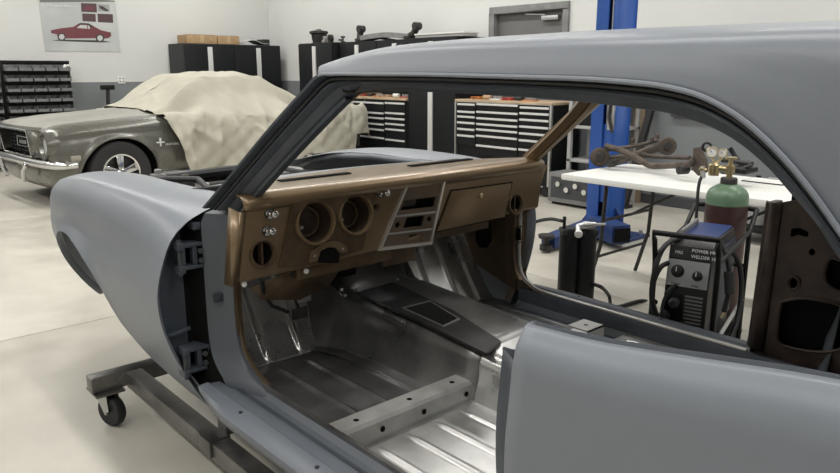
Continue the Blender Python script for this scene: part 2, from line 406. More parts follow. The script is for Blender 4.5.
def rail(sg, mcol, trim):
    prof = [(-.04, .0), (.07, .004), (.10, -.003), (.13, -.020), (.36, -.022), (.41, -.004), (.50, .002), (.58, -.004), (.64, -.014), (.96, -.012), (1.0, -.016), (1.0, -.05), (.6, -.085), (.05, -.06), (-.04, .0)]
    n = 90; D = smooth(RD, n); I = smooth(RI, n); rows = []
    for a, b in zip(D, I):
        r_ = []
        for (k, dy) in prof:
            p = a.lerp(b, k)+Vector((0, dy, 0)); r_.append(Vector((p.x, sg*p.y, p.z)))
        rows.append(r_)
    o = MB().grid(rows).build('roof_rail', mcol, car, ang=35)
    ws = MB().tube([Vector((p.x, sg*(p.y-.014), p.z)) for p in (a.lerp(b, .25) for a, b in zip(D, I))], .0065, 8)
    ws.build('weatherstrip', rubber, o)
    MB().tube([Vector((p.x, sg*(p.y+.002), p.z)) for p in (a.lerp(b, .03) for a, b in zip(D, I))][18:], .0046, 8).build('drip_molding', primer, o)
    k0 = 20
    G = [[Vector((b.x-.0, sg*(b.y-.018), b.z)), Vector((b.x-.006, sg*(b.y-.02), b.z-.008)), Vector((b.x-.006, sg*(b.y-.045), b.z-.006)), Vector((b.x+.02, sg*(b.y-.05), b.z))] for b in I[:k0]]
    MB().grid(G).build('pillar_trim', trim if sg < 0 else jamb, o)
    MB().tube([Vector((b.x+.004, sg*(b.y-.052), b.z-.004)) for b in I[:k0+6]], .0028, 6).build('trim_edge', gold, o)
    return o
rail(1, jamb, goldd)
rail(-1, gold, gold)
# far windshield pillar inner face (wide, painted) and header
for sg in (1, -1):
    A = [Vector((-.06, sg*.70, .985)), Vector((-.52, sg*.63, 1.335))]
    if sg < 0:
        MB().beam((-.14, -.70, 1.0), (-.585, -.625, 1.335), .055, .045, (0, 1, 0)).build('windshield_pillar', gold, car, bev=.008)
        MB().cyl(Vector((-.27, -.66, 1.10)), Vector((-.27, -.672, 1.10)), .009).build('screw_hole', void, car)
H = MB()
hp = smooth([(-.57, .60, 1.345), (-.50, .45, 1.385), (-.455, .2, 1.41), (-.445, 0, 1.415), (-.455, -.2, 1.41), (-.50, -.45, 1.385), (-.57, -.60, 1.345)], 30)
H.grid([[p+Vector((0, 0, .012)), p+Vector((-.012, 0, -.02)), p+Vector((-.06, 0, -.022)), p+Vector((-.09, 0, .0)), p+Vector((-.09, 0, .03))] for p in hp])
H.build('windshield_header', goldd, car)
# ---- hinge pillars (door jamb fronts)
FE = [(.38, .835), (.42, .852), (.50, .886), (.59, .912), (.69, .920), (.78, .900), (.87, .860), (.918, .806), (.945, .745), (.97, .72)]
def hinge_pillar(sg, m1):
    zs = [.285, .30, .33, .36, .39, .41, .425, .44, .46, .49, .53, .58, .64, .70, .76, .82, .87, .91, .94, .965, .985]
    rows = []
    for z in zs:
        yo = lut(SIDE, z)-.008; ix = lut([(.285, -.30), (.39, -.30), (.41, -.26), (.425, -.21), (.44, -.175), (.46, -.14), (.49, -.115), (.53, -.102), (.60, -.095), (.985, -.105)], z)
        sx = ix+.10
        if z < .9: yo = max(yo, .745)
        yt = lut(SIDE, z)-.012
        rows.append([Vector((x, sg*min(y, yt) if (z > .90 or z < .45) else sg*y, z)) for (x, y) in ((-.005+min(0, sx*.3), yo), (.02, yo-.006), (.035, min(yo-.01, .86)), (.038, .808), (.045+sx*.2, .784), (-.022+sx*.5, .762), (-.035+sx*.6, .748), (ix+.012, .712), (ix, .702), (ix+.002, .690))])
    MB().grid([r_[:4] for r_ in rows]).build('fender_brace_panel', m1, car, ang=35)
    MB().grid([r_[3:6] for r_ in rows]).build('hinge_recess', void if sg > 0 else m1, car, ang=35)  # near recess coloured black to stand for the shade inside it
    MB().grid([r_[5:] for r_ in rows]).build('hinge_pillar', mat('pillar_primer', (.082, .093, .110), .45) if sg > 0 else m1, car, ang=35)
    G = [[r_[-1], r_[-1]+Vector((-.004, -sg*.004, 0)), r_[-1]+Vector((0, -sg*.016, 0)), r_[-1]+Vector((.05, -sg*.02, 0))] for r_ in rows[(5 if sg > 0 else 8):]]
    MB().grid(G).build('door_edge_trim', goldd, car)
    if sg < 0: MB().tube(smooth([(-.108, -.708, .93), (-.100, -.706, .60), (-.118, -.706, .49), (-.17, -.706, .445), (-.26, -.706, .424), (-.6, -.706, .420), (-1.15, -.706, .420)], 50), .008, 8).build('opening_lip', mat('lip_grey', (.42, .41, .39), .35, .6), car)
hinge_pillar(1, jamb); hinge_pillar(-1, goldd)
def hinge(px, py, sc_):
    c = at(px, py, x=.012); r_ = car
    m = MB()
    def L(y0, z0, y1, z1, x0=-.035, x1=.03): m.box((c.x+x0, c.y+y0, c.z+z0), (c.x+x1, c.y+y1, c.z+z1))
    L(-.045, .030, .045, .042); L(-.045, -.042, .045, -.030)       # two leaves
    L(.030, -.040, .042, .040); L(-.045, -.035, -.033, .035); L(-.012, -.03, .004, .03, -.03, .0)
    L(.036, .026, .058, .050, -.045, .0); L(.036, -.050, .058, -.026, -.045, .0)
    o = m.build('door_hinge', iron if sc_ else jamb, r_, bev=.003)
    MB().cyl((c.x-.03, c.y+.047, c.z-.058), (c.x-.03, c.y+.047, c.z+.058), .0075).build('hinge_pin', dgrey, o)
    for dz in (-.018, .014): MB().cyl((c.x-.03, c.y-.02, c.z+dz), (c.x-.04, c.y-.02, c.z+dz), .009, n=6).build('hinge_bolt', dgrey, o)
hinge(190, 254, 0); hinge(195, 356, 0)
c = at(196, 225, x=.0); MB().box(c+Vector((-.02, -.02, -.012)), c+Vector((.03, .02, .012))).build('bumper_stop', jamb, car, bev=.004)
c = at(220, 297, x=-.06); MB().box(c+Vector((-.008, -.012, -.014)), c+Vector((.008, .022, .014))).lathe([(0, 0), (.006, 0), (.006, .004), (0, .004)], c+Vector((-.008, .008, 0)), (-1, 0, 0), 10).build('striker_tab', satin if 0 else jamb, car, bev=.003)
c = at(176, 333, x=.02); MB().beam(c+Vector((-.01, .03, .0)), c+Vector((-.01, -.045, .01)), .008, .012).build('pressed_rib', jamb, car, bev=.003)
# ---- rockers / sills
def sill(sg, m1, m2):
    pr = [(.62, .26), (.74, .262), (.775, .268), (.805, .285), (.855, .345), (.872, .372), (.870, .390), (.855, .399), (.808, .402), (.800, .396), (.765, .392), (.757, .384), (.735, .382), (.715, .386), (.702, .402)]
    xs = [-.09, -.095]+[-.1-.1*i for i in range(16)]
    def oy(x, y, z):
        t = max(0, min(1, (-x-.02)/.25)); return min(y, lut(SIDE, z)-.008)*(1-t)+y*t
    MB().grid([[Vector((x, sg*oy(x, y, z), z)) for (y, z) in pr] for x in xs]).add([Vector((-.09, sg*oy(-.09, y, z), z)) for (y, z) in pr], [tuple(range(len(pr)))]).build('rocker_panel', m1, car, ang=30)
    pi_ = [(.702, .402), (.703, .416), (.694, .418), (.688, .405), (.683, .36), (.66, .338), (.60, .334)]
    MB().grid([[Vector((x, sg*y, z)) for (y, z) in pi_] for x in [-.12-.1*i for i in range(15)]]).build('sill_inner', m2, car, ang=30)
    MB().tube([(x, sg*.742, .386) for x in (-.16, -.6, -1.0, -1.42)], .005, 6).build('sill_seam', jamb, car)
    for x in (-.35, -.75, -1.1): MB().cyl((x, sg*.83, .400), (x, sg*.83, .4035), .006, n=8).build('drain_plug', rubber, car)
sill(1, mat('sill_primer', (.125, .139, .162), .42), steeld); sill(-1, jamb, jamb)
# ---- floor pan
def bead(v, c, w_=.014): return math.exp(-((v-c)/w_)**2)
def pan(name, xs, ys, fn, m, beadset=None):
    MB().grid([[Vector((fn(x, y)[0], y, fn(x, y)[1])) for y in ys] for x in xs]).build(name, m, car, ang=70, solid=.002, soff=-1)
def fz(x, y):
    z = .332
    if -.52 < x < .0:
        e = min(1, (x+.52)/.05, (-x)/.05)
        for c in (.62, .50, .38, .26): z += .009*bead(abs(y), c, .009)*max(0, e)
        if x > -.17 and abs(y) > .32: z += .0035*max(0, sin(x*2*pi/.018))*(1 if abs(y) < .62 else 0)
    if x < -.685: z += .009*sum(bead(abs(y), c, .008) for c in (.61, .50, .39, .28))*max(0, min(1, (-.72-x)/.04)) + .028
    if x < -1.25: z += min(1, (-1.25-x)/.25)*.06
    return (x, z)
ys = [-.70+.005*i for i in range(281)]
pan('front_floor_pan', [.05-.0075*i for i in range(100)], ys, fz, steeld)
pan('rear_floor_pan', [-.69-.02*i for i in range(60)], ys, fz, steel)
def toe(t, y):
    x = .05+.20*t; z = .332+.30*t**1.25
    z += .009*sum(bead(abs(y), c, .008) for c in (.62, .50, .36))*min(1, t*8)*min(1, max(0, (1-t))*6)
    x -= .009*sum(bead(abs(y), c, .008) for c in (.62, .50, .36))*min(1, t*8)
    return (x, z)
MB().grid([[Vector((toe(t/24, y)[0], y, toe(t/24, y)[1])) for y in ys] for t in range(25)]).build('toe_board', steel, car, ang=70, solid=.002)
MB().box((.25, -.72, .60), (.262, .72, .975)).build('firewall', goldd, car)
MB().box((-.02, .15, .62), (.25, .34, .70)).build('duct_box', void, car, bev=.01)
MB().box((.05, -.5, .72), (.25, -.22, .92)).build('heater_box', void, car, bev=.02)
# tunnel
TS = []
for (x, top, hw, bw, rnd) in ((.26, .66, .22, .36, 1), (.18, .645, .20, .33, 1), (.10, .615, .19, .30, 1), (.03, .57, .17, .26, .8), (-.06, .55, .165, .23, .3), (-.3, .538, .165, .215, .15), (-.70, .520, .16, .205, .15), (-.72, .517, .16, .205, .15), (-1.0, .50, .155, .20, .2), (-1.3, .50, .15, .20, .2), (-1.6, .5, .14, .2, .2)):
    hw += .012; r_ = [(bw+.05, .341), (bw+.014, .344), (bw, .356), (hw+(bw-hw)*.35, .33+(top-.33)*.55), (hw+.01, top-.035), (hw-.012, top-.008+(-.05 if rnd > .7 else 0)), (hw-.045, top-(.02 if rnd > .7 else 0)), (hw*.4, top+.003), (0, top+.004+.004*rnd)]
    full = r_+[(-a, b) for (a, b) in r_[-2::-1]]
    TS.append([Vector(p) for p in smooth([(x, a, b) for (a, b) in full], 61)])
TG = []
for i in range(len(TS)-1):
    for k in range(6): TG.append([TS[i][c].lerp(TS[i+1][c], k/6) for c in range(61)])
TG.append(TS[-1])
iF = 37
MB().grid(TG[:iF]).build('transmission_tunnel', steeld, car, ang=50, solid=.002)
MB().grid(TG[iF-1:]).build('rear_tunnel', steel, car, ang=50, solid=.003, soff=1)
# blackened cover plate on the tunnel with its rectangular opening
cz = lambda x: .552+(x+.06)*.047+.014
top = [at(357, 293, z=.556), at(393, 283, z=.556), at(455, 312, z=.540), at(500, 340, z=.530), at(486, 352, z=.530), at(420, 320, z=.545)]
def onp(px, py):
    p = at(px, py, z=.545)
    for _ in range(4): p = at(px, py, z=cz(p.x))
    return p
top = [onp(*q) for q in ((357, 292), (393, 282), (455, 311), (501, 341), (486, 353), (420, 321))]
hole = [onp(*q) for q in ((404.5, 308.6), (430, 302), (458, 319), (443, 326))]
MB().plate(top, [hole], (0, 0, -.010)).build('shifter_cover_plate', steelb, car, sm=False)
ho = [p+Vector((0, 0, .003)) for p in hole]; cc = sum(ho, Vector())/4
MB().plate([cc+(p-cc)*1.09 for p in ho], [[cc+(p-cc)*1.0 for p in ho]], (0, 0, -.004)).build('opening_flange', satin, car, sm=False)
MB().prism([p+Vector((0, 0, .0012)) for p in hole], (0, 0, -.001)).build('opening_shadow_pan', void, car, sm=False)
for q in ((355, 290), (397, 280), (345, 296)): MB().lathe([(0, 0), (.007, 0), (.006, .006), (0, .008)], onp(*q), (0, 0, 1), 8).build('bolt', satin, car)
# seat crossmembers
def crossmember(sg):
    m = MB(); y0, y1 = (.70 if sg > 0 else -.50), .17*sg
    P = [(-.585, .334), (-.592, .407), (-.600, .414), (-.665, .414), (-.676, .406), (-.682, .355), (-.70, .355)]
    m.grid([[Vector((x, y, z)) for (x, z) in P] for y in (y0, y1)])
    m.add([(x, y0, z) for (x, z) in P], [tuple(range(7))]); m.add([(x, y1, z) for (x, z) in P], [tuple(range(7))])
    o = m.build('seat_crossmember', mat('galvanised', (.58, .58, .57), .40, .5, .15, 8, .04, 60), car, sm=False)
    for y in ((.62, .42, .24) if sg > 0 else (.40, .24)): MB().lathe([(0, 0), (.009, 0), (0, .0012)], (-.635, sg*y, .4142), (0, 0, 1), 12).build('bolt_hole', void, o)
    for y in ((.56, .40, .22) if sg > 0 else (.40, .22)): MB().lathe([(0, 0), (.009, 0), (0, .001)], (-.6805, sg*y, .383), (-1, 0, .06), 12).build('bolt_hole', void, o)
crossmember(1); crossmember(-1)
b = at(586, 325, z=.46); bm_ = MB().box(b+Vector((-.045, -.05, -.006)), b+Vector((.045, .05, 0))).box(b+Vector((-.045, -.05, -.06)), b+Vector((-.041, .05, 0))).build('seat_bracket', white if 0 else lgrey, car)
MB().lathe([(0, 0), (.008, 0), (0, .001)], b+Vector((0, 0, .0005)), (0, 0, 1), 10).build('bolt_hole', void, bm_)
# kick panels
for sg in (-1, 1):
    MB().add([(-.10, sg*.69, .40), (.24, sg*.69, .50), (.24, sg*.69, .93), (-.10, sg*.69, .98), (-.10, sg*.70, .40), (.24, sg*.70, .50), (.24, sg*.70, .93), (-.10, sg*.70, .98)],
             [(0,1,2,3),(7,6,5,4),(0,4,5,1),(1,5,6,2),(2,6,7,3),(3,7,4,0)]).build('kick_panel', goldd, car)
def kp(px, py): return at(px, py, y=-.687)
for (n_, a, m_) in (('kick_vent', [(476, 226), (490, 224), (492, 240), (487, 248), (479, 247), (476, 240)], void), ('access_hole', [(508, 229), (521, 228), (521, 240), (508, 241)], void)):
    MB().prism([kp(*q) for q in a], (0, .003, 0)).build(n_, m_, car, sm=False)
MB().tube([kp(*q) for q in ((506, 227), (523, 226), (523, 242), (506, 243))], .004, 6, closed=True).build('access_hole_flange', gold, car)
# ---- cowl, dashboard
CW = []
for i in range(33):
    y = -.74+1.48*i/32; cx_ = .06+.14*(1-(y/.74)**2)
    CW.append([Vector((-.12+.02*(y/.74)**2, y, 1.005)), Vector((cx_-.02, y, 1.0)), Vector((cx_, y, .992)), Vector((cx_+.03, y, .975)), Vector((cx_+.16, y*1.0, .985)), Vector((cx_+.22, y, .975)), Vector((cx_+.225, y, .93))])
MB().grid([[p-Vector((0, 0, .012)) for p in r_[3:]] for r_ in CW[4:-4]]).build('cowl_panel', primer, car, solid=.003)
dash = bpy.data.objects.new('dashboard', None)
def dprof(y):
    zb = lut([(-.72, .800), (-.45, .797), (-.06, .778), (.2, .757), (.72, .745)], y)
    e = max(0, (abs(y)-.66)/.06); bx = .012*e*e
    return zb, [(.09+.14*(1-(y/.74)**2)-.03, .995), (-.02, 1.006), (-.14, 1.016), (-.185, 1.019), (-.212, 1.015), (-.228, 1.004), (-.233, .990), (-.228, .977), (-.215, .968), (-.212, .962)], bx
DT = []
for i in range(61):
    y = -.715+1.43*i/60; zb, P, bx = dprof(y)
    DT.append([Vector((x+bx, y*(1-.16*max(0, min(1, (x+.12)/.15))), z-bx*.5)) for (x, z) in P])
dash = MB().grid(DT).build('dashboard', gold, car, ang=60, solid=.003)
DP = lambda px, py: at(px, py, dash=True)
DX = lambda y, z: Vector((-.20-.12*(z-.87), y, z))
def dcirc(px, py, r, n=30, off=0.): c = DP(px, py); return [DX(c.y+r*cos(2*pi*k/n), c.z+r*sin(2*pi*k/n))+Vector((-off, 0, 0)) for k in range(n)]
G1, G2, VL, VR = (313.5, 221.5), (353.7, 213.7), (262.4, 253.4), (515, 204)
r1, r2, rv, rv2 = .069, .066, .040, .040
zl = lambda y: dprof(y)[0]
outer = [DX(y, .964) for y in [-.715+1.43*i/20 for i in range(21)]]+[DX(y, zl(y)) for y in [.725-1.44*i/20 for i in range(21)]]
cs = [(406.5, 180.7), (444.6, 176.5), (429.8, 244), (377, 250.5)]           # centre stack corners
cst = [DP(*q) for q in cs]; cc = sum(cst, Vector())/4
csh = [cc+(p-cc)*.90 for p in cst]
gb = [DP(*q) for q in ((451, 191), (511, 183), (504, 216.6), (436, 231.4))]; gc = sum(gb, Vector())/4
MB().plate(outer, [dcirc(*G1, r1), dcirc(*G2, r2), dcirc(*VL, rv), dcirc(*VR, rv2), csh, dcirc(376, 207, .012, 12)], (.012, 0, 0)).build('dash_face', gold, dash, sm=False)
# raised binnacle round the two big gauges
bq = [DP(*q) for q in ((292, 199), (376, 189.5), (361, 249), (340, 256), (322, 262), (300, 266), (278, 268))]
def off(P, d): return [p+Vector((-d, 0, 0)) for p in P]
MB().plate(off(bq, .010), [dcirc(*G1, r1+.002, off=.010), dcirc(*G2, r2+.002, off=.010)], (.010, 0, 0)).build('gauge_binnacle', goldd, dash, bev=0, sm=False)
def ring(px, py, r, t, m, name, off_=.012, depth=.09, cupm=None):
    c = DP(px, py)+Vector((-off_, 0, 0)); ax = Vector((-1, 0, .12)).normalized()
    o = MB().lathe([(r-.004, -.01), (r-.004, .0), (r-.001, t), (r+.004, t), (r+.007, 0), (r+.007, -.01)], c, ax, 36).build(name, m, dash)
    MB().lathe([(r-.003, 0), (r-.006, -depth*.5), (r-.012, -depth), (0, -depth)], c, ax, 32).build('gauge_cup', cupm or brown, o)  # cup darker than the dash: shade of its depth put into the colour
    return c
for g_, r_ in ((G1, r1), (G2, r2)):
    c = ring(*g_, r_, .007, gold, 'gauge_bezel', .014, .075, brown)
    ax = Vector((-1, 0, .12)).normalized()
    MB().lathe([(r_*.72, 0), (r_*.72, .018), (r_*.62, .018), (r_*.62, 0)], c-ax*.072, ax, 28).build('gauge_socket', goldd, dash)
    MB().lathe([(0, 0), (.006, 0), (.006, .004), (0, .004)], c-ax*.073+Vector((0, .01, -.02)), ax, 12).build('gauge_screw', satin, dash)
for g_, r_ in ((VL, rv), (VR, rv2)):
    c = ring(*g_, r_, .006, goldd, 'vent_bezel', .004, .05, void)
    MB().box(c+Vector((.004, -.003, -r_+.004)), c+Vector((.03, .003, r_-.004))).build('vent_blade', goldd, dash)
def knob(px, py, r, m=chrome):
    c = DP(px, py); ax = Vector((-1, 0.05, .12)).normalized()
    o = MB().lathe([(r*1.35, 0), (r*1.35, .004), (r*.5, .006), (r*.45, .022), (r*.9, .024), (r, .030), (r*.95, .040), (r*.6, .043), (0, .043)], c, ax, 18).build('knob', m, dash)
    MB().lathe([(r*1.5, 0), (r*1.6, .002), (r*1.5, .004), (r*1.36, .004)], c, ax, 18).build('knob_collar', rubber, o)
knob(269.5, 214, .0115); knob(267, 231, .0115); knob(381, 193, .0115)
c = DP(376, 207); MB().lathe([(.011, -.01), (.011, .002), (.016, .002), (.016, 0)], c, (-1, 0, .12), 16).build('switch_ring', goldd, dash)
# steering column bracket
q = [DP(*p) for p in ((309, 258), (311, 249), (320, 243), (330, 240), (338, 243), (341, 249))]
br = MB().prism(off([DP(*p) for p in ((307, 262), (308, 251), (318, 244), (328, 240), (337, 241), (344, 246), (345, 251), (338, 252), (333, 247), (326, 246), (318, 250), (315, 260))], .016), (.006, 0, 0)).build('column_bracket', gold, dash, sm=False)
MB().prism(off([DP(*p) for p in ((316, 262), (318, 251), (326, 247), (333, 248), (337, 254), (336, 262))], .0155), (.02, 0, 0)).build('column_opening', void, dash, sm=False)
for p in ((312, 255), (340, 248)): MB().lathe([(0, 0), (.004, 0), (0, .002)], DP(*p)+Vector((-.017, 0, 0)), (-1, 0, 0), 8).build('bracket_bolt', satin, br)
# centre stack
fo = off(cst, .012); ci = [cc+Vector((-.012, 0, 0))+(p-cc)*.91 for p in cst]
st_ = MB().plate(fo, [ci], (.012, 0, 0)).build('centre_stack_bezel', mat('bezel_silver', (.62, .60, .56), .3, .75), dash, sm=False)
def cuv(u, v, o_=.004):                        # u right 0..1, v down 0..1 inside the stack
    a = cst[0].lerp(cst[1], u); b_ = cst[3].lerp(cst[2], u); p = a.lerp(b_, v); return cc+(p-cc)*.93+Vector((-o_, 0, 0))
def cq(u0, v0, u1, v1, o_=.004): return [cuv(u0, v0, o_), cuv(u1, v0, o_), cuv(u1, v1, o_), cuv(u0, v1, o_)]
def cdisc(u, v, r, n=14): c = cuv(u, v); return [c+Vector((0, r*cos(2*pi*k/n), r*sin(2*pi*k/n))) for k in range(n)]
MB().plate(cq(0, 0, 1, 1), [cq(.10, .27, .92, .43), cq(.32, .555, .74, .72), cq(.52, .84, .80, .97), cdisc(.17, .66, .011), cdisc(.87, .62, .011)], (.01, 0, 0)).build('centre_stack_plate', mat('stack_paint', (.16, .12, .085), .4, .5, .1, 8), dash, sm=False)
MB().prism(cq(0, 0, 1, 1, -.03), (.003, 0, 0)).build('stack_back', void, dash, sm=False)
MB().prism(cq(.04, .28, .45, .38, -.004), (.01, 0, 0)).build('heater_lever_panel', brown, dash, sm=False)
for a in ((.02, .50, .98, .53), (.02, .77, .98, .80)): MB().prism(cq(*a, .008), (.004, 0, 0)).build('stack_crossbar', satin, dash, sm=False)
# glovebox door
gd = MB().prism(off(gb, .006), (.006, 0, 0)).build('glovebox_door', gold, dash, bev=.003)
gbo = [gc+(p-gc)*1.03 for p in gb]
MB().tube([p+Vector((-.001, 0, 0)) for p in gbo], .0022, 6, closed=True).build('glovebox_gap', void, dash)
MB().lathe([(.010, 0), (.011, .004), (.008, .006), (0, .006)], DP(479.7, 195.5)+Vector((-.006, 0, 0)), (-1, 0, 0), 16).build('glovebox_lock', brass, gd)
# left end cap
MB().grid([[DX(.70, .965)+Vector((.0, 0, .0)), DX(.725, zl(.7))], [DX(.735, .97)+Vector((-.018, 0, 0)), DX(.755, zl(.7)-.01)+Vector((-.012, 0, 0))], [DX(.745, .98)+Vector((.03, 0, 0)), DX(.76, zl(.7)-.01)+Vector((.03, 0, 0))]]).build('dash_end_cap', gold, dash, solid=.004)
MB().grid([[DX(-.70, .965), DX(-.70, .80)], [DX(-.725, .985)+Vector((-.012, 0, 0)), DX(-.712, .80)+Vector((.02, 0, 0))], [DX(-.73, .985)+Vector((.05, 0, 0)), DX(-.72, .74)+Vector((.08, 0, 0))]]).build('dash_end_cap', gold, dash, solid=.004)
# defroster slots and dash lower lip
for (y0, y1) in ((.45, .15), (-.15, -.5)): MB().box((.0, y1, 1.006), (.03, y0, 1.0105)).build('defroster_slot', void, dash)
MB().tube([DX(y, zl(y))+Vector((.006, 0, 0)) for y in [.72-1.43*i/24 for i in range(25)]], .007, 8).build('dash_lower_lip', gold, dash)
# under-dash brackets, pedals, harness
def under(px, py, x=.0): return at(px, py, x=x)
m = MB(); m.box((-.17, .10, .70), (-.15, .50, .765)).box((-.12, -.06, .66), (-.10, .10, .78)).box((-.1, -.5, .72), (-.08, -.1, .80)).build('dash_support_bar', goldd, car, bev=.004)
m = MB(); m.add([under(*q, x=-.10) for q in ((250, 288), (300, 268), (345, 262), (330, 285), (300, 300), (262, 300))], [tuple(range(6))]).build('pedal_bracket', goldd, car, solid=.004)
MB().tube([under(262, 280, -.12), under(263, 292, -.10), under(272, 306, -.04), under(288, 312, .02)], .007, 8).build('harness_cable', rubber, car)
MB().tube([under(291, 272, -.10), under(291, 290, -.08), under(296, 302, -.06), under(300, 312, -.06)], .006, 8).build('brake_pedal_arm', iron, car)
c = under(300, 313, -.07); MB().box(c+Vector((-.006, -.03, -.02)), c+Vector((.006, .03, .02))).build('brake_pedal', iron, car, bev=.004)
c = under(302, 296, -.03); MB().box(c+Vector((-.015, -.03, -.02)), c+Vector((.02, .03, .025))).build('pedal_pivot', satin, car, bev=.004)
MB().tube([under(310, 262, -.16), under(330, 268, -.10), under(350, 262, -.08), under(380, 256, -.10)], .005, 6).build('harness_cable', rubber, car)
for q in ((244, 284), (306, 271)):
    MB().lathe([(0, 0), (.009, 0), (.009, .004), (0, .006)], under(*q, x=-.17), (-1, .3, 0), 12).build('clip', white, car)
for q in ((356, 258), (383, 256), (341, 290)):
    MB().lathe([(0, 0), (.006, 0), (.006, .006), (0, .008)], under(*q, x=-.12), (-1, 0, .4), 8).build('bolt', satin, car)
# ---- inner quarter panel on the passenger side
def iq(px, py): return at(px, py, y=-.775)
outl = [iq(*q) for q in ((757, 350), (765, 300), (772, 245), (779, 203), (800, 212), (830, 230))]
outl = [Vector((-1.13, -.775, .36)), iq(766, 300), iq(772, 245), iq(778, 203), Vector((-1.30, -.775, .985)), Vector((-2.3, -.775, 1.02)), Vector((-2.3, -.775, .36))]
def blob(pts, n=24): return [Vector(cr(pts+[pts[0]], len(pts)*i/n)) for i in range(n)]
h1 = blob([iq(*q) for q in ((781, 302), (800, 298), (830, 302), (843, 310), (845, 345), (820, 352), (785, 346), (777, 335))])
h2 = blob([iq(*q) for q in ((827, 262), (835, 258), (862, 272), (866, 292), (840, 292), (825, 280))])
h3 = [iq(794+5.5*cos(2*pi*k/16), 283+6.5*sin(2*pi*k/16)) for k in range(16)]
h4 = blob([iq(*q) for q in ((791, 229), (799, 228), (808, 232), (807, 237), (798, 235), (791, 237))], 18)
h5 = [iq(812+3.5*cos(2*pi*k/12), 252+3.5*sin(2*pi*k/12)) for k in range(12)]
MB().plate(outl, [h1, h2, h3, h4, h5], (0, -.006, 0)).build('inner_quarter_panel', brown, car, sm=False)
for h in (h1, h2, h3): MB().tube([p+Vector((0, .002, 0)) for p in h], .006, 6, closed=True).build('opening_flange', brown, car)
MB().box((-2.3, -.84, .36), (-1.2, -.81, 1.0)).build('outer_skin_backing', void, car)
MB().grid([[iq(757, 350)+Vector((.045, -.02, 0)), iq(779, 203)+Vector((.05, -.02, .0))], [iq(760, 350)+Vector((.02, .012, 0)), iq(779, 203)+Vector((.02, .012, .0))], [iq(760, 350)+Vector((-.01, .012, 0)), iq(779, 203)+Vector((-.01, .012, .0))], [iq(760, 350)+Vector((-.015, 0, 0)), iq(779, 203)+Vector((-.015, 0, 0))]]).build('latch_pillar_edge', brown, car, solid=.003)
MB().box((-1.155, -.86, .36), (-1.13, -.775, .94)).build('latch_pillar', brown, car, bev=.004)
# near inner quarter, rear seat bulkhead
MB().box((-2.3, .765, .36), (-1.50, .775, .90)).build('inner_quarter_panel', brown, car)
MB().box((-2.30, -.77, .34), (-2.28, .77, 1.0)).build('rear_bulkhead', brown, car)
MB().box((-2.95, -.86, .98), (-2.3, .86, 1.0)).build('rear_deck', primer, car)
MB().box((-3.0, -.84, .42), (-2.97, .84, 1.0)).build('tail_panel', primer, car, bev=.02)
# ---- engine bay
eb = MB()
eb.box((1.50, -.66, .60), (1.54, .66, .74)).build('radiator_support', blackm, car, bev=.01)
for sg in (1, -1):
    MB().grid([[Vector((x, sg*.598, z-dz)) for dz in (.0, .03)] for (x, z) in ((-.0, .962), (.25, .962), (.55, .956), (.85, .954), (1.18, .929), (1.4, .884), (1.62, .815))]).build('fender_flange', primer, car, solid=.003)
    MB().grid([[Vector((x, sg*.60, .60)), Vector((x, sg*.60, .76)), Vector((x, sg*.56, .82)), Vector((x, sg*.50, .83))] for x in (.26, .6, 1.0, 1.5)]).build('inner_fender', blackm, car, solid=.006)
    MB().lathe([(.09, 0), (.10, .12), (.07, .16), (.03, .165), (0, .165)], (.95, sg*.50, .70), (0, 0, 1), 20).build('shock_tower', iron, car)
MB().box((.30, -.6, .60), (1.5, .6, .61)).build('splash_pan', blackm, car)
MB().box((.24, -.66, .60), (.26, .66, .975)).build('engine_side_firewall', blackm, car)
MB().tube([(.35, .50, .80), (.45, .30, .88), (.60, -.1, .90), (.50, -.5, .86)], .018, 8).build('brace_bar', iron, car)
MB().tube([(.30, .55, .93), (.55, .50, .96), (.85, .52, .93), (1.2, .5, .88)], .012, 8).build('hose', rubber, car)
MB().box((.30, .28, .80), (.42, .42, .90)).lathe([(.05, 0), (.05, .05), (.02, .06), (0, .06)], (.36, .35, .90), (0, 0, 1), 14).build('master_cylinder', iron, car, bev=.01)
MB().box((.42, -.05, .74), (.95, .25, .86)).box((.5, -.02, .86), (.85, .22, .90)).build('engine_block', iron, car, bev=.015)
for i in range(4): MB().tube([(.52+.1*i, .26, .84), (.54+.1*i, .33, .88), (.56+.1*i, .38, .80)], .012, 8).build('spark_lead', rubber, car)
MB().box((.42, -.36, .82), (.55, -.22, .92)).build('wiper_motor', lgrey, car, bev=.01)
MB().box((.35, .02, .93), (.40, .10, .96)).build('relay', lgrey, car, bev=.003)
MB().box((.75, .28, .80), (1.02, .50, .87)).build('battery_tray', iron, car, bev=.008)
MB().tube([(1.5, .55, .76), (1.5, .2, .77), (1.5, -.2, .77), (1.5, -.55, .76)], .02, 8).build('radiator_tie_bar', iron, car)
MB().tube(smooth([(.4, -.1, .9), (.6, .1, .95), (.9, .15, .93), (1.2, .3, .88), (1.45, .3, .85)], 20), .022, 8).build('radiator_hose', rubber, car)
MB().lathe([(.11, 0), (.12, .02), (.12, .05), (.05, .06), (.05, .09), (0, .09)], (.66, .08, .90), (0, 0, 1), 22).build('carburettor', mgrey, car)
for i in range(5): MB().tube(smooth([(.28, .42-.12*i, .93), (.36+.03*i, .40-.12*i, .97-.01*i), (.46, .36-.1*i, .90)], 8), .008, 6).build('harness_lead', rubber, car)
for (x, y, c_) in ((.42, .46, mgrey), (.62, .44, lgrey), (.30, -.1, mgrey), (.9, .40, iron), (1.15, .42, mgrey)): MB().box((x-.03, y-.03, .84), (x+.03, y+.03, .91)).lathe([(.018, 0), (.018, .02), (0, .025)], (x, y, .91), (0, 0, 1), 10).build('bracket_block', c_, car, bev=.004)

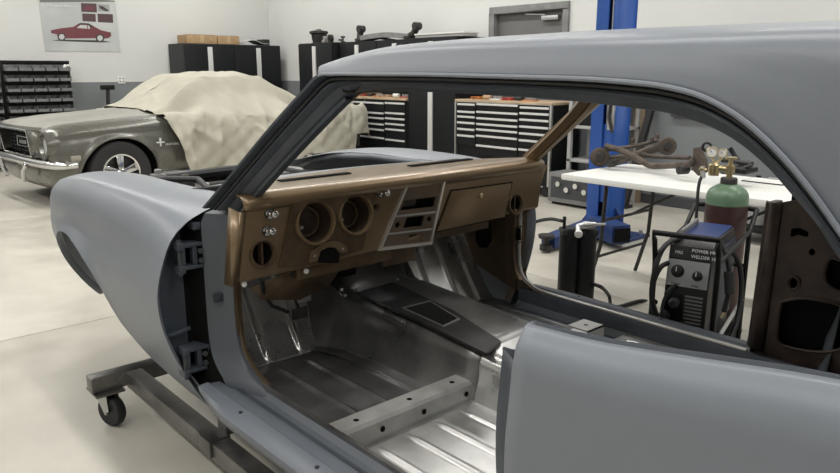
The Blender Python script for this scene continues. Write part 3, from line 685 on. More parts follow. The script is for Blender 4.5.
# ================================================================ DOLLY UNDER THE CAR
dol = thing('body_dolly', 'welded square-tube steel dolly on casters carrying the primer car body', 'dolly', (-.6, 0, 0))
DZ0, DZ1 = .150, .215
for (n_, sy) in ((1, .80), (2, -.80)):
    MB().box((-2.5, sy-.032, DZ0), (.61, sy+.032, DZ1)).build('side_rail', dollym, dol, bev=.005)
for x in (.62, -2.5):
    o = MB().box((x, -.96, DZ0), (x+.065, .96, DZ1)).build('crossbar', dollym, dol, bev=.005)
MB().box((-.95, -.76, DZ0), (-.89, .76, DZ1)).build('crossbar', dollym, dol, bev=.005)
for x in (-.10, -2.1):
    for sg in (1, -1):
        MB().box((x-.03, sg*.74-.035, DZ1), (x+.03, sg*.74+.035, .262)).box((x-.04, sg*.80-.036, DZ0+.01), (x+.04, sg*.80+.04 if sg > 0 else sg*.80+.036, DZ1+.004)).build('upright', dollym, dol, bev=.004)
for x in (.62+.0325, -2.5+.0325):
    for sg in (1, -1):
        y = sg*.90; sw = R(20)
        cst_ = MB().box((x-.06, y-.055, DZ0-.008), (x+.06, y+.055, DZ0)).build('caster_plate', dollym, dol)
        Mx = Matrix.Translation((x, y, 0)) @ Matrix.Rotation(R(200), 4, 'Z')
        m = MB()
        for s2 in (1, -1):
            P = [(-.034, s2*.026, .145), (.034, s2*.026, .145), (.040, s2*.026, .07), (.026, s2*.026, .052), (.012, s2*.026, .060), (-.02, s2*.026, .115)]
            m.prism([Mx @ Vector(p) for p in P], Mx.to_3x3() @ Vector((0, s2*.003, 0)))
        m.lathe([(.034, .136), (.034, .142), (0, .142)], (x, y, 0), (0, 0, 1), 16)
        m.cyl(Mx @ Vector((.025, -.034, .0635)), Mx @ Vector((.025, .034, .0635)), .007)
        f_ = m.build('caster_fork', satin, cst_)
        ax = Mx.to_3x3() @ Vector((0, 1, 0))
        MB().lathe([(0, -.018), (.035, -.018), (.040, -.020), (.058, -.020), (.0635, -.012), (.0635, .012), (.058, .020), (.040, .020), (.035, .018), (0, .018)], Mx @ Vector((.025, 0, .0635)), ax, 28).build('caster_wheel', rubber, cst_)

# ================================================================ COVERED CAR ON THE LEFT
MLOC = (6.40, -.865, 0); MRZ = R(94)
mu = thing('parked_coupe', 'grey-green vintage coupe with chrome bumper, rear half under a canvas cover', 'car', MLOC, MRZ)
# local: x forward, y left, z up; front axle at x=0
MS = [(.24, .80), (.32, .845), (.45, .875), (.58, .885), (.70, .875), (.74, .862), (.80, .865), (.86, .83), (.90, .78)]
MT = sorted([(.86, -.09), (.7, -.055), (.4, -.03), (0, -.01), (-.5, .012), (-1.2, .01), (-2.4, .03), (-3.3, .03), (-3.85, -.03)])
MZB = sorted([(.86, .42), (.6, .36), (.45, .33), (.41, .38), (.36, .50), (.25, .62), (.12, .685), (0, .70), (-.12, .685), (-.25, .62), (-.36, .50), (-.41, .38), (-.44, .27), (-.6, .24), (-2.2, .24), (-2.32, .38), (-2.45, .6), (-2.75, .70), (-3.05, .6), (-3.16, .4), (-3.3, .33), (-3.85, .40)])
MY = sorted([(.86, -.05), (.7, -.015), (.3, 0), (-3.2, 0), (-3.6, -.03), (-3.85, -.08)])
def mside(x, j, n=22):
    zb = lut(MZB, x); z = zb+(.86-zb)*j/(n-1); y = lut(MS, z)+lut(MY, x)
    y += .02*math.exp(-((math.hypot(x, z-.33)-.39)/.035)**2)*(1 if abs(x) < .5 else 0)
    return Vector((x, y, z+lut(MT, x)*max(0, (z-.35)/.5)))
for sg in (1, -1):
    rows = []
    for i in range(158):
        x = .86-.03*i
        if x < -3.85: break
        r_ = [mside(x, j) for j in range(22)]; t = r_[-1]
        r_ += [t+Vector((0, -.03, .012)), t+Vector((0, -.07, .024)), t+Vector((0, -.12, .032)), t+Vector((0, -.16, .034))]
        rows.append([Vector((p.x, sg*p.y, p.z)) for p in r_])
    lip = [[r_[0], r_[0]+Vector((0, -sg*.03, .004)), r_[0]+Vector((0, -sg*.03, .03))] for r_ in rows]
    MB().grid(rows).grid(lip).build('body_side', mustp, mu, local=True, ang=60)
    W = [[Vector((-.40*cos(pi*i/18), sg*yy, .33+.40*sin(pi*i/18))) for yy in (.84, .55)] for i in range(19)]
    MB().grid(W).add([w_[1] for w_ in W], [tuple(range(19))]).build('wheel_well', void, mu, local=True)
hood = []
for i in range(24):
    x = .93-.063*i; k = i/23
    zt = .86+lut(MT, x)+.034; r_ = []
    for j in range(25):
        y = -.70+1.4*j/24; nose = max(0, (x-.78)/.15)
        r_.append(Vector((x-.10*(abs(y)/.70)**2*(1 if x > .8 else .0)*nose, y*(1-.04*nose), zt+.045*(1-(y/.7)**2)*(.5+.5*k)+.012*math.exp(-((abs(y)-.30)/.04)**2)-.03*nose**2)))
    hood.append(r_)
MB().grid(hood).build('hood', mustd, mu, local=True, ang=60, solid=.01)
MB().box((-.56, -.72, .84), (-.52, .72, .90)).build('cowl', mustp, mu, local=True, bev=.01)
# nose: header, grille mouth, headlights
MB().grid([[Vector((.93-.10*(y/.70)**2, y*.96, .83)), Vector((.945-.10*(y/.7)**2, y*.96, .80)), Vector((.93-.10*(y/.7)**2, y*.96, .775))] for y in [-.70+.1*i for i in range(15)]]).build('nose_header', mustp, mu, local=True)
MB().box((.74, -.44, .52), (.76, .44, .79)).build('grille_back', void, mu, local=True)
g = MB()
for i in range(6): g.box((.765, -.43, .55+.04*i), (.775, .43, .556+.04*i))
for i in range(11): g.box((.765, -.42+.084*i-.002, .53), (.775, -.42+.084*i+.002, .79))
g.build('grille_mesh', dgrey, mu, local=True)
MB().tube([(.95, -.44, .79), (.95, .44, .79), (.90, .42, .52), (.90, -.42, .52)], .012, 8, closed=True).build('grille_surround', chrome, mu, local=True)
MB().tube([(.80, -.16, .70), (.80, .16, .70), (.80, .16, .60), (.80, -.16, .60)], .008, 8, closed=True).build('grille_corral', chrome, mu, local=True)
MB().box((.79, -.10, .625), (.81, .10, .665)).build('grille_emblem', satin, mu, local=True, bev=.01)
for sg in (1, -1):
    # fender extension around the headlight
    m = MB(); ring_ = []
    for (x, ry, rz_) in ((.60, .135, .135), (.78, .15, .145), (.88, .145, .14), (.87, .11, .105), (.80, .095, .095)):
        ring_.append([Vector((x, sg*.72+ry*cos(2*pi*k/24), .655+rz_*sin(2*pi*k/24))) for k in range(24)])
    m.grid(ring_, closed=True).build('headlight_bucket', mustp, mu, local=True)
    MB().lathe([(.095, 0), (.102, .012), (.098, .022), (.088, .02)], (.80, sg*.73, .655), (1, 0, 0), 24).build('headlight_ring', chrome, mu, local=True)
    MB().lathe([(.09, 0), (.085, .018), (.06, .032), (.03, .040), (0, .042)], (.80, sg*.73, .655), (1, 0, 0), 24).build('headlight', mat('headlight_glass', (.62, .64, .63), .12, .3), mu, local=True)
    MB().box((.40, sg*.868, .50), (.56, sg*.90, .55)).build('side_marker', mat('amber_dull', (.34, .31, .26), .35), mu, local=True, bev=.01)
bp_ = smooth([(.50, .93, .46), (.72, .92, .46), (.88, .82, .47), (.95, .60, .475), (.985, .3, .48), (.995, 0, .485), (.985, -.3, .48), (.95, -.60, .475), (.88, -.82, .47), (.72, -.92, .46), (.50, -.93, .46)], 50)
def bsec(p, i):
    a = bp_[min(i+1, 49)]-bp_[max(i-1, 0)]; n_ = Vector((a.y, -a.x, 0)).normalized()*-1
    if n_.dot(Vector((p.x-.3, p.y, 0))) < 0: n_ = -n_
    return [p+n_*d+Vector((0, 0, h)) for (d, h) in ((-.03, .036), (-.005, .042), (.018, .036), (.032, .018), (.036, -.002), (.028, -.022), (.008, -.036), (-.02, -.040), (-.03, -.03))]
MB().grid([bsec(p, i) for i, p in enumerate(bp_)], closed=True).build('front_bumper', chrome, mu, local=True)
MB().grid([[Vector((.42+(p.x-.50)*.86+dx, p.y*ky, z)) for (z, dx, ky) in ((.50, -.0, .97), (.42, .04, .96), (.34, .03, .95), (.25, -.02, .92), (.20, -.10, .88))] for p in bp_]).build('front_valance', mustp, mu, local=True, solid=.006)
for sg in (1, -1):
    MB().tube([(1.0, sg*.40, .45), (1.02, sg*.36, .40), (.99, sg*.27, .27)], [.035, .035, .028], 8).build('bumper_guard', chrome, mu, local=True)
MB().box((.3, -.7, .2), (.5, .7, .25)).build('undertray', void, mu, local=True)
MB().box((-3.6, -.78, .2), (-.5, .78, .26)).build('undertray', void, mu, local=True)
for sg in (1, -1): MB().grid([[Vector((.95, sg*.45, .79)), Vector((.90, sg*.43, .52))], [Vector((.86, sg*.60, .79)), Vector((.82, sg*.60, .52))]]).build('nose_side_panel', mustp, mu, local=True, solid=.006)
# rocker chrome strip
MB().box((-2.2, .838, .255), (-.46, .862, .30)).build('rocker_molding', chrome, mu, local=True, bev=.006)
# greenhouse beneath the cover
GH = []
for (x, z, hw) in ((-.55, .90, .62), (-1.15, 1.24, .55), (-1.5, 1.29, .55), (-2.1, 1.28, .55), (-2.9, .96, .60)):
    GH.append([Vector((x, hw+.08, .86)), Vector((x, hw, z)), Vector((x, 0, z+.02)), Vector((x, -hw, z)), Vector((x, -hw-.08, .86))])
MB().grid(GH).build('cabin', mustp, mu, local=True)
MB().grid([[Vector((x, y, .90)) for y in (-.7, 0, .7)] for x in (-2.9, -3.84)]).build('boot_lid', mustp, mu, local=True, solid=.02)
MB().box((-3.86, -.78, .36), (-3.82, .78, .9)).build('rear_panel', mustp, mu, local=True)
# wheels
def wheel(x, sg):
    y = sg*.80
    o = MB().lathe([(.20, -.09), (.27, -.10), (.315, -.095), (.332, -.07), (.332, .07), (.315, .095), (.27, .10), (.205, .085), (.195, .06), (.195, -.06)], (x, y, .332), (0, sg, 0), 48).build('tyre', tyre, mu, local=True)
    rim = MB().lathe([(.205, .086), (.200, .094), (.185, .090), (.170, .060), (.165, .03)], (x, y, .332), (0, sg, 0), 40).build('rim', chrome, o, local=True)
    MB().lathe([(.17, .02), (0, .02)], (x, y, .332), (0, sg, 0), 30).build('brake_drum', iron, o, local=True)
    for k in range(5):
        a = pi/2+2*pi*k/5; d = Vector((cos(a), 0, sin(a))); s_ = Vector((-sin(a), 0, cos(a))); c = Vector((x, y, .332))+Vector((0, sg*.07, 0))
        MB().add([c+d*.03+s_*.028+Vector((0, sg*.02, 0)), c+d*.03-s_*.028+Vector((0, sg*.02, 0)), c+d*.18-s_*.040, c+d*.18+s_*.040, c+d*.03+s_*.028-Vector((0, sg*.01, 0)), c+d*.03-s_*.028-Vector((0, sg*.01, 0)), c+d*.18-s_*.040-Vector((0, sg*.02, 0)), c+d*.18+s_*.040-Vector((0, sg*.02, 0))],
                 [(0,1,2,3),(7,6,5,4),(0,4,5,1),(1,5,6,2),(2,6,7,3),(3,7,4,0)]).build('spoke', chrome, o, local=True, bev=.004)
    MB().lathe([(.045, .085), (.045, .105), (.035, .115), (0, .118)], (x, y, .332), (0, sg, 0), 20).build('hub_cap', chrome, o, local=True)
for x in (0, -2.75):
    for sg in (1, -1): wheel(x, sg)
# fender badge: running-horse-and-bars style mark simplified to its bars, then the word
lw0 = mat('badge_white', (.72, .72, .70), .3)
bd = MB().box((-.455, .880, .58), (-.440, .905, .67)).box((-.49, .880, .615), (-.405, .905, .63)).build('fender_badge', lw0, mu, local=True, bev=.002)
ROT = Matrix.Rotation(MRZ, 4, 'Z')
org = ROOTM[mu.name] @ Vector((-.50, .900, .585)); text('MUSTANG', .034, frame(org, ROT @ Vector((-1, 0, 0)), (0, 0, 1)), lw0, 'fender_script', mu, .002)
# shorten the tail so that it stops clear of the back cabinets
def squeeze(v):
    if v.x < -.5: v.x = -.5+(v.x+.5)*.865
    elif v.x > .40: v.x = .40+(v.x-.40)*.62
def walk(o):
    for ch in o.children:
        vs = ch.data.vertices; xm = sum(v.co.x for v in vs)/len(vs)
        if xm < -2 and (ch.name.startswith('tyre') or o.name.startswith('tyre')):
            for v in vs: v.co.x += .29
        elif ch.name.split('.')[0] not in ('fender_badge', 'fender_script'):
            for v in vs: squeeze(v.co)
        walk(ch)
walk(mu)
# canvas cover
def cover():
    NX, NT = 190, 170
    rows = []
    rnd = random.Random(3); ph = [rnd.uniform(0, 6.28) for _ in range(12)]
    TOP = sorted([(-.38, .93), (-.55, .955), (-.8, 1.08), (-1.15, 1.275), (-1.35, 1.315), (-1.7, 1.33), (-2.1, 1.315), (-2.35, 1.25), (-2.75, 1.06), (-3.0, .99), (-3.4, .97), (-3.75, .955), (-3.87, .93), (-3.93, .80), (-3.95, .62)])
    HW = sorted([(-.38, .70), (-.55, .66), (-.9, .60), (-1.3, .56), (-2.1, .56), (-2.5, .60), (-2.9, .68), (-3.95, .70)])
    SEG = [(-.62, 1.02, -.95, .62), (-.70, .98, -.80, .42), (-.98, 1.18, -.80, .70), (-1.22, 1.24, -1.02, .70), (-1.30, 1.20, -1.18, .36), (-1.33, 1.05, -1.52, .38), (-1.42, 1.22, -1.95, .80),
           (-1.05, .92, -1.30, .80), (-.85, .76, -1.20, .60), (-1.75, 1.22, -1.60, .88), (-2.05, 1.22, -1.88, .62), (-2.2, 1.16, -2.5, .72), (-2.35, 1.2, -2.30, .85), (-1.7, .88, -2.3, .80), (-1.8, .74, -2.2, .42),
           (-2.6, 1.0, -2.75, .5), (-3.0, .96, -2.9, .5), (-3.2, .94, -3.45, .55), (-3.6, .92, -3.5, .6), (-1.45, .9, -1.62, .5), (-.6, .9, -.68, .55)]
    TSEG = [(-.5, .55, -1.15, .30), (-.55, .25, -1.2, .5), (-.6, -.2, -1.2, .1), (-1.3, .5, -1.9, .1), (-1.25, .1, -2.0, .5), (-2.2, .5, -2.9, .2), (-2.3, 0, -3.0, .6), (-3.0, .5, -3.6, .1), (-.8, .62, -1.25, .52), (-.65, .5, -.95, -.2)]
    def sd(px, pz, S):
        ax, az, bx_, bz = S; dx, dz = bx_-ax, bz-az; t = max(0, min(1, ((px-ax)*dx+(pz-az)*dz)/(dx*dx+dz*dz)))
        return math.hypot(px-ax-dx*t, pz-az-dz*t), t
    for i in range(NX):
        x = -.50-3.45*i/(NX-1); zt = lut(TOP, x); hw = lut(HW, x)
        green = max(0, min(1, (zt-.98)/.25))
        hem = .27+.06*sin(x*2.1+1)+.025*sin(x*9+ph[0])+.012*sin(x*23)
        if x > -.74: hem += (max(0, (x+.74)/.24))**.8*.62
        if x < -3.6: hem = .55
        r_ = []
        half = [(hw*0, zt+.015), (hw*.6, zt+.008), (hw*.92, zt-.015), (hw+.01, zt-.05), (hw+.06+.05*green, max(.90, zt-.22)), (.86, .915), (.915, .83), (.935, .70), (.945, .5), (.95, .3)]
        half = [(yy, zz if zz > hem else hem) for (yy, zz) in half]
        tail = max(0, (-3.75-x)/.2)
        for k in range(NT):
            u = -1+2*k/(NT-1); t = abs(u)*(len(half)-1)
            yy, zz = cr(half, t)
            s_ = abs(u)
            zz = max(zz, hem)
            fold = 0
            if s_ > .45:
                q = min(1, (s_-.45)/.35)
                fold = q*(.030*abs(sin(x*4.1+ph[1]+zz*5.5))+.012*sin(x*13+ph[2]-zz*9)+.016*abs(sin(x*9+zz*14+ph[3]))+.026*sin(x*5.3+zz*2.8+ph[4])+.008*sin(x*27-zz*21))
                for q_, S in enumerate(SEG):
                    dd, tt = sd(x, zz, S)
                    if dd < .16: fold += q*(.034 if q_ % 3 else -.028)*math.exp(-(dd/(.030+.03*tt))**2)
                fold += .0*math.exp(-((x+1.32-(zz-.8)*.25)/.045)**2)*q+.03*math.exp(-((x+1.9+(zz-.8)*.35)/.06)**2)*q
            fold2 = .006*sin(x*7+u*9+ph[5])+.008*sin(x*15-u*13)+.010*abs(sin(x*4+u*16))+.006*abs(sin(x*13+u*23))
            if s_ < .62:
                for S in TSEG:
                    dd, tt = sd(x, math.copysign(yy, u), S)
                    if dd < .15: fold2 += .012*math.exp(-(dd/(.028+.03*tt))**2)
            yn = yy*(1-.10*tail)+.012+fold
            r_.append(Vector((x-(.02*sin(u*20+1) if i == 0 else 0), math.copysign(1, u)*yn if abs(u) > .02 else 0, zz+fold2*(1 if s_ < .7 else 0))))
        rows.append(r_)
    end = [Vector((p.x-.02, p.y*.97, min(p.z, .62)*.85)) for p in rows[-1]]
    rows.append(end)
    o = MB().grid(rows)
    M = ROOTM[mu.name]
    for p in o.v: squeeze(p)
    o.v = [M @ p for p in o.v]
    root = o.build('car_cover', cloth, None, ang=80, solid=.004, soff=1)
    tag(root, 'wrinkled cream canvas dust cover draped over the vintage coupe', 'cover')
cover()

# ================================================================ LEFT WALL THINGS
po = thing('wall_poster', 'large pale poster of a red coupe with four small photos, on left wall', 'poster', at(79, 24, x=XL-.006))
def wl(px, py, o_=.006): return at(px, py, x=XL-o_)
PC = [wl(38, -4), wl(115.5, 2), wl(120.5, 52), wl(45.5, 51)]
MB().prism(PC, (.002, 0, 0)).build('poster_sheet', mat('poster_paper', (.56, .58, .57), .4, 0, 0, 1.2, col2=(.44, .46, .46)), po, sm=False)
def pp(u, v, o_=.0085):                        # photo zoom coordinates 788x473 of region (30,0)-(130,60)
    return wl(30+u*100/788, v*60/473, o_)
def pr(name, pts, m, o_=.0085): MB().prism([pp(a, b_, o_) for a, b_ in pts], (.0012, 0, 0)).build(name, m, po, sm=False)
redm = mat('print_red', (.165, .045, .055), .4); dkm = mat('print_dark', (.05, .045, .045), .4); ltm = mat('print_light', (.55, .56, .55), .4); mrm = mat('print_maroon', (.13, .05, .055), .5, 0, 0, 40, col2=(.05, .045, .05))
pr('poster_top_band', [(72, -30), (395, -20), (400, 15), (78, 18)], mat('print_band', (.16, .165, .16), .4))
pr('poster_top_band', [(395, -20), (668, 5), (668, 14), (400, 15)], MATS['print_band'])
pr('printed_shadow', [(180, 318), (240, 312), (560, 318), (640, 330), (560, 334), (300, 326)], dkm, .0088)
pr('printed_car', [(165, 238), (250, 222), (340, 212), (385, 185), (470, 188), (530, 222), (560, 238), (638, 256), (640, 282), (620, 300), (585, 304), (520, 300), (290, 303), (285, 300), (220, 285), (168, 272)], redm, .0095)
pr('printed_roof', [(378, 188), (400, 180), (462, 184), (500, 212), (480, 214), (455, 194), (390, 194)], dkm, .0105)
pr('printed_window', [(368, 220), (398, 196), (448, 198), (452, 226)], ltm, .0105)
pr('printed_window', [(456, 200), (468, 204), (474, 228), (458, 228)], ltm, .0105)
pr('printed_bumper', [(165, 262), (214, 272), (214, 280), (168, 272)], ltm, .0105)
for (u, v) in ((250, 290), (552, 300)):
    pr('printed_wheel', [(u+34*cos(2*pi*k/16), v+32*sin(2*pi*k/16)) for k in range(16)], dkm, .0105)
    pr('printed_hubcap', [(u+22*cos(2*pi*k/16), v+22*sin(2*pi*k/16)) for k in range(16)], ltm, .0115)
pr('printed_photo', [(402, 24), (524, 28), (528, 98), (405, 92)], mrm); pr('printed_photo', [(412, 106), (516, 110), (520, 172), (415, 166)], mrm)
pr('printed_photo', [(532, 32), (624, 38), (628, 92), (536, 88)], mat('print_grey', (.33, .33, .33), .4)); pr('printed_photo', [(532, 108), (652, 112), (656, 180), (536, 174)], mrm)
pr('printed_detail', [(425, 60), (450, 42), (500, 50), (505, 80), (430, 78)], redm, .0095); pr('printed_detail', [(545, 42), (575, 50), (622, 84), (600, 90), (550, 66)], dkm, .0095)
wht = mat('print_white', (.85, .85, .85), .5)
text('Ford Mustang & Performer', .044, frame(pp(94, 46, .010), (0, -1, .0), (0, 0, 1)), wht, 'poster_heading', po)['kind'] = 'stuff'
# outlet
oc = wl(121.5, 80, .0); ot = thing('wall_outlet', 'white double electrical outlet on the left wall above the grey paint line', 'outlet', oc)
MB().box(oc+Vector((-.012, -.055, -.055)), oc+Vector((0, .055, .055))).build('cover_plate', white, ot, bev=.003)
for dy in (-.025, .025):
    for dz in (-.025, .025): MB().box(oc+Vector((-.014, dy-.010, dz-.012)), oc+Vector((-.011, dy+.010, dz+.012))).build('socket', mgrey, ot)
# bin racks
contents = mat('small_parts', (.30, .30, .29), .4, .5, .4, 60)
def bin_mesh():
    m = MB(); w_, d, h = .076, .17, .085; t = .004
    # walls as an open box, low front at -x
    def q(a, b_): m.box(a, b_)
    q((-d, -w_, 0), (0, w_, t)); q((-t, -w_, 0), (0, w_, h))
    m.prism([(-d, -w_, 0), (-d, -w_, h*.45), (-d*.72, -w_, h), (0, -w_, h), (0, -w_, 0)], (0, t, 0))
    m.prism([(-d, w_-t, 0), (-d, w_-t, h*.45), (-d*.72, w_-t, h), (0, w_-t, h), (0, w_-t, 0)], (0, t, 0))
    q((-d-.004, -w_, 0), (-d, w_, h*.5))
    return m
b0 = thing('parts_bin', '', 'bin', (0, 0, 0)); bmain = bin_mesh().build('bin_shell', mat('bin_grey', (.17, .175, .18), .5), b0, local=True, sm=False)
MB().box((-.174-.002, -.05, .012), (-.172, .05, .034)).build('label_holder', mgrey, b0, local=True, sm=False)
cm = MB()
for i in range(7):
    x = -.15+.02*i; cm.beam((x, -.05+.013*i, .02+.004*i), (x+.03, .03-.011*i, .038), .02, .014)
cont = cm.build('small_parts', contents, b0, local=True, sm=False); cont['kind'] = 'stuff'
bfull = mat('bag_white', (.75, .75, .74), .4)
RK = [('bin_rack', 'black louvred storage rack of small grey bins at the left wall', -1.165, 5, -.82), ('bin_rack', 'second black rack of small bins cut off by the photo\'s left edge', -.500, 2, -.415)]
words = ['top', 'second', 'third', 'fourth', 'fifth', 'sixth', 'seventh', 'eighth', 'ninth']
cw = ['first', 'second', 'third', 'fourth', 'last']
first = True
for ri, (n_, lb, yc, nc, y0) in enumerate(RK):
    hw = nc*.086+.008
    rk = thing('bin_rack', lb, 'rack', (9.2, yc, 0))
    MB().box((9.28, yc-hw, .10), (9.30, yc+hw, 1.50)).build('back_panel', blackm, rk, bev=.003)
    for sg in (1, -1): MB().box((9.24, yc+sg*hw-.012, 0), (9.32, yc+sg*hw+.012, 1.52)).build('upright', black, rk, bev=.003)
    for sg in (1, -1): MB().box((8.95, yc+sg*hw-.02, 0), (9.45, yc+sg*hw+.02, .05)).build('foot', black, rk, bev=.005)
    MB().box((9.24, yc-hw, 1.49), (9.32, yc+hw, 1.52)).build('top_rail', black, rk, bev=.003)
    for r_ in range(9):
        MB().box((9.265, yc-hw+.01, 1.40-.142*r_+.066), (9.28, yc+hw-.01, 1.40-.142*r_+.088)).build('louvre', black, rk)
        for c_ in range(nc):
            if first: o = b0; first = False
            else: o = copy_tree(b0)
            o.location = (9.262, y0-.172*c_, 1.378-.142*r_)
            if ri == 0: o['label'] = 'grey parts bin in %s column from left, %s row of wide left-wall rack' % (cw[c_], words[r_])
            else: o['label'] = 'grey parts bin, %s row, %s column of the rack cut off at left' % (words[r_], ['outer', 'inner'][c_])
            o['group'] = 'small parts bins on the wall racks'
            if (r_*7+c_*5) % 4 == 1:
                for ch in list(o.children):
                    if ch.name.startswith('small_parts') and o is not b0: bpy.data.objects.remove(ch)
bag = MB()
for i in range(5): bag.lathe([(0, 0), (.022, .006), (.026, .02), (.012, .034), (0, .036)], (9.14+.02*(i % 3), -1.53-.02*i+.02, 1.415+.02*(i % 2)), (0, .2*i-.3, 1), 8)
tag(bag.build('plastic_bag', bfull, None), 'crumpled white plastic bag in the top right bin of the wall rack', 'bag')
# jack handle stand behind the coupe
js = thing('jack_stand', 'black T-headed floor jack handle standing by the left wall', 'jack', (9.25, -2.10, 0))
MB().tube([(9.25, -2.10, .05), (9.25, -2.10, .75), (9.25, -2.13, 1.13)], [.035, .03, .028], 10).build('post', blackm, js)
MB().box((9.2, -2.22, 1.10), (9.3, -2.03, 1.17)).build('head', black, js, bev=.012)
MB().lathe([(.16, 0), (.16, .02), (.05, .05), (0, .05)], (9.25, -2.10, 0), (0, 0, 1), 20).build('base', black, js)

# tall cabinets
def cabinet(name, label, org, wdt, dep, hgt, front, z0=0., group=None, handle=mat('pull_silver', (.72, .72, .72), .35, .3), bodym=black, doorm=black):
    """front: 'x' faces -x (left wall), 'y' faces +y (back wall). org = front-left corner seen from the room"""
    t = thing(name, label, 'cabinet', (org[0], org[1], z0), 0, group)
    def B(a, b_):                                 # a,b_: (along, out, up) -> world
        pts = []
        for (s_, o_, h_) in (a, b_):
            if front == 'x': pts.append((org[0]-o_, org[1]-s_, z0+h_))
            else: pts.append((org[0]-s_, org[1]+o_, z0+h_))
        lo = tuple(min(p[k] for p in pts) for k in range(3)); hi = tuple(max(p[k] for p in pts) for k in range(3)); return lo, hi
    MB().box(*B((0, -dep, 0), (wdt, -.02, hgt))).build('carcass', bodym, t, bev=.004)
    for k in (0, 1):
        a, b_ = k*wdt/2+.005, (k+1)*wdt/2-.005
        d = MB().box(*B((a, -.02, .03 if hgt > 1 else .01), (b_, 0, hgt-.015))).build('door', doorm, t, bev=.003)
        h0 = b_-.012 if k == 0 else a+.012
        MB().box(*B((h0-.022, 0, .06), (h0+.022, .022, hgt-.05))).build('handle', handle, d, bev=.004)
    return t
dk = mat('cabinet_charcoal', (.009, .010, .012), .5, 0, .08, 4, spec=.25)
sd = mat('cabinet_side', (.035, .037, .038), .6, spec=.3)
cabinet('storage_cabinet', 'left of the two black tall cabinets on left wall, carrying cardboard boxes', (8.9, -3.22), .86, .58, 1.80, 'x', bodym=sd, doorm=dk)
cabinet('storage_cabinet', 'right of the two black tall cabinets by room corner, grey part on top', (8.9, -4.09), .86, .58, 1.80, 'x', bodym=sd, doorm=dk)
def cbox(lo, hi, label, flap=True):
    t = thing('cardboard_box', label, 'box', ((lo[0]+hi[0])/2, (lo[1]+hi[1])/2, lo[2]))
    MB().box(lo, hi).build('box_body', card, t, bev=.003)
    if flap:
        MB().box((lo[0]-.002, lo[1]+.02, hi[2]), (lo[0]+.14, hi[1]-.02, hi[2]+.004)).build('flap', card, t)
        MB().box((lo[0]-.0015, (lo[1]+hi[1])/2-.03, lo[2]+.02), (lo[0]-.0005, (lo[1]+hi[1])/2+.03, hi[2])).build('tape', mat('tape', (.52, .38, .22), .3), t)
cbox((8.93, -3.80, 1.801), (9.3, -3.30, 1.935), 'left open-flapped brown cardboard box on the tall black cabinet')
cbox((8.93, -4.20, 1.801), (9.3, -3.82, 1.93), 'right brown cardboard box with torn corner on the tall black cabinet')
tp = thing('plastic_tray', 'grey curved plastic panel lying on the corner cabinet', 'panel', (9.1, -4.55, 1.801))
MB().grid([[Vector((8.95+.3*j/6, -4.28-.52*i/10, 1.83+.075*sin(pi*min(1, i/7))*(1-.3*abs(j-3)/3))) for j in range(7)] for i in range(11)]).build('shell', lgrey, tp, solid=.01)
MB().box((8.97, -4.79, 1.801), (9.22, -4.68, 1.90)).build('end_block', blackm, tp, bev=.01)
# back wall run (front plane y=-4.55)
FY = -4.55
def bx(px): return at(px, 98, y=FY).x
cabinet('storage_cabinet', 'tall black locker at left end of the back wall run, beside the corner', (bx(300), FY), bx(300)-bx(333), .52, 1.79, 'y', doorm=dk)
cabinet('wall_cabinet', 'black wall cabinet above the left tool chest', (bx(334), FY-.12), bx(334)-bx(370), .40, .62, 'y', 1.17, doorm=dk)
cabinet('wall_cabinet', 'second black wall cabinet above the left tool chest, right half', (bx(370.5), FY-.12), bx(370.5)-bx(407.5), .40, .62, 'y', 1.17, doorm=dk)
cabinet('storage_cabinet', 'tall black locker between the two tool chests', (bx(408), FY), bx(408)-bx(455.5), .52, 1.79, 'y', doorm=dk)
def drawer_rows(t, x0, x1, zs, y, name='drawer'):
    for (zh, zl_) in zs:
        d = MB().box((min(x0, x1)+.004, y-.02, zl_+.003), (max(x0, x1)-.004, y, zh-.003)).build('drawer', dk, t, bev=.003)
        MB().box((min(x0, x1)+.012, y, zh-.038), (max(x0, x1)-.012, y+.016, zh-.014)).build('handle', mat('pull_silver', (.72, .72, .72), .35, .3), d, bev=.003)
def tool_chest(label, pxl, pxr, cols, ztop, silver):
    xl, xr = bx(pxl), bx(pxr); y = FY+.02
    t = thing('tool_chest', label, 'tool chest', ((xl+xr)/2, y, 0))
    MB().box((xr, y-.52, .13), (xl, y-.02, ztop-.03)).build('carcass', black, t, bev=.004)
    MB().box((xr-.01, y-.53, ztop-.03), (xl+.01, y+.012, ztop)).build('worktop', woodm, t, bev=.004)
    if silver:
        for x in (xl-.012, xr-.012): MB().box((x, y-.02, .13), (x+.026, y+.012, ztop-.03)).build('corner_post', satin, t, bev=.003)
        MB().box((xr, y-.02, ztop-.034), (xl, y+.014, ztop-.026)).build('top_edge', satin, t)
    MB().lathe([(.014, 0), (.014, .01), (0, .012)], ((xl*1.1+xr*.9)/2, y-.02, ztop-.06), (0, 1, 0), 12).build('lock', satin, t)
    MB().box((xr+.05, y-.02, ztop-.075), (xr+.20, y-.012, ztop-.05)).build('name_plate', lgrey, t)
    for (a, b_, zz) in cols: drawer_rows(t, bx(a), bx(b_), zz, y)
    for x in (xl-.1, xr+.1):
        for yy in (y-.1, y-.42):
            MB().cyl((x, yy-.02, .06), (x, yy+.02, .06), .06, n=16).box((x-.03, yy-.03, .06), (x+.03, yy+.03, .13)).build('caster', rubber, t)
    return t
def zr(px, ys_):
    z = [at(px, yy, y=FY+.02).z+.02 for yy in ys_]
    return [(z[i], z[i+1]) for i in range(len(z)-1)]+[(z[-1], z[-1]-.14)]
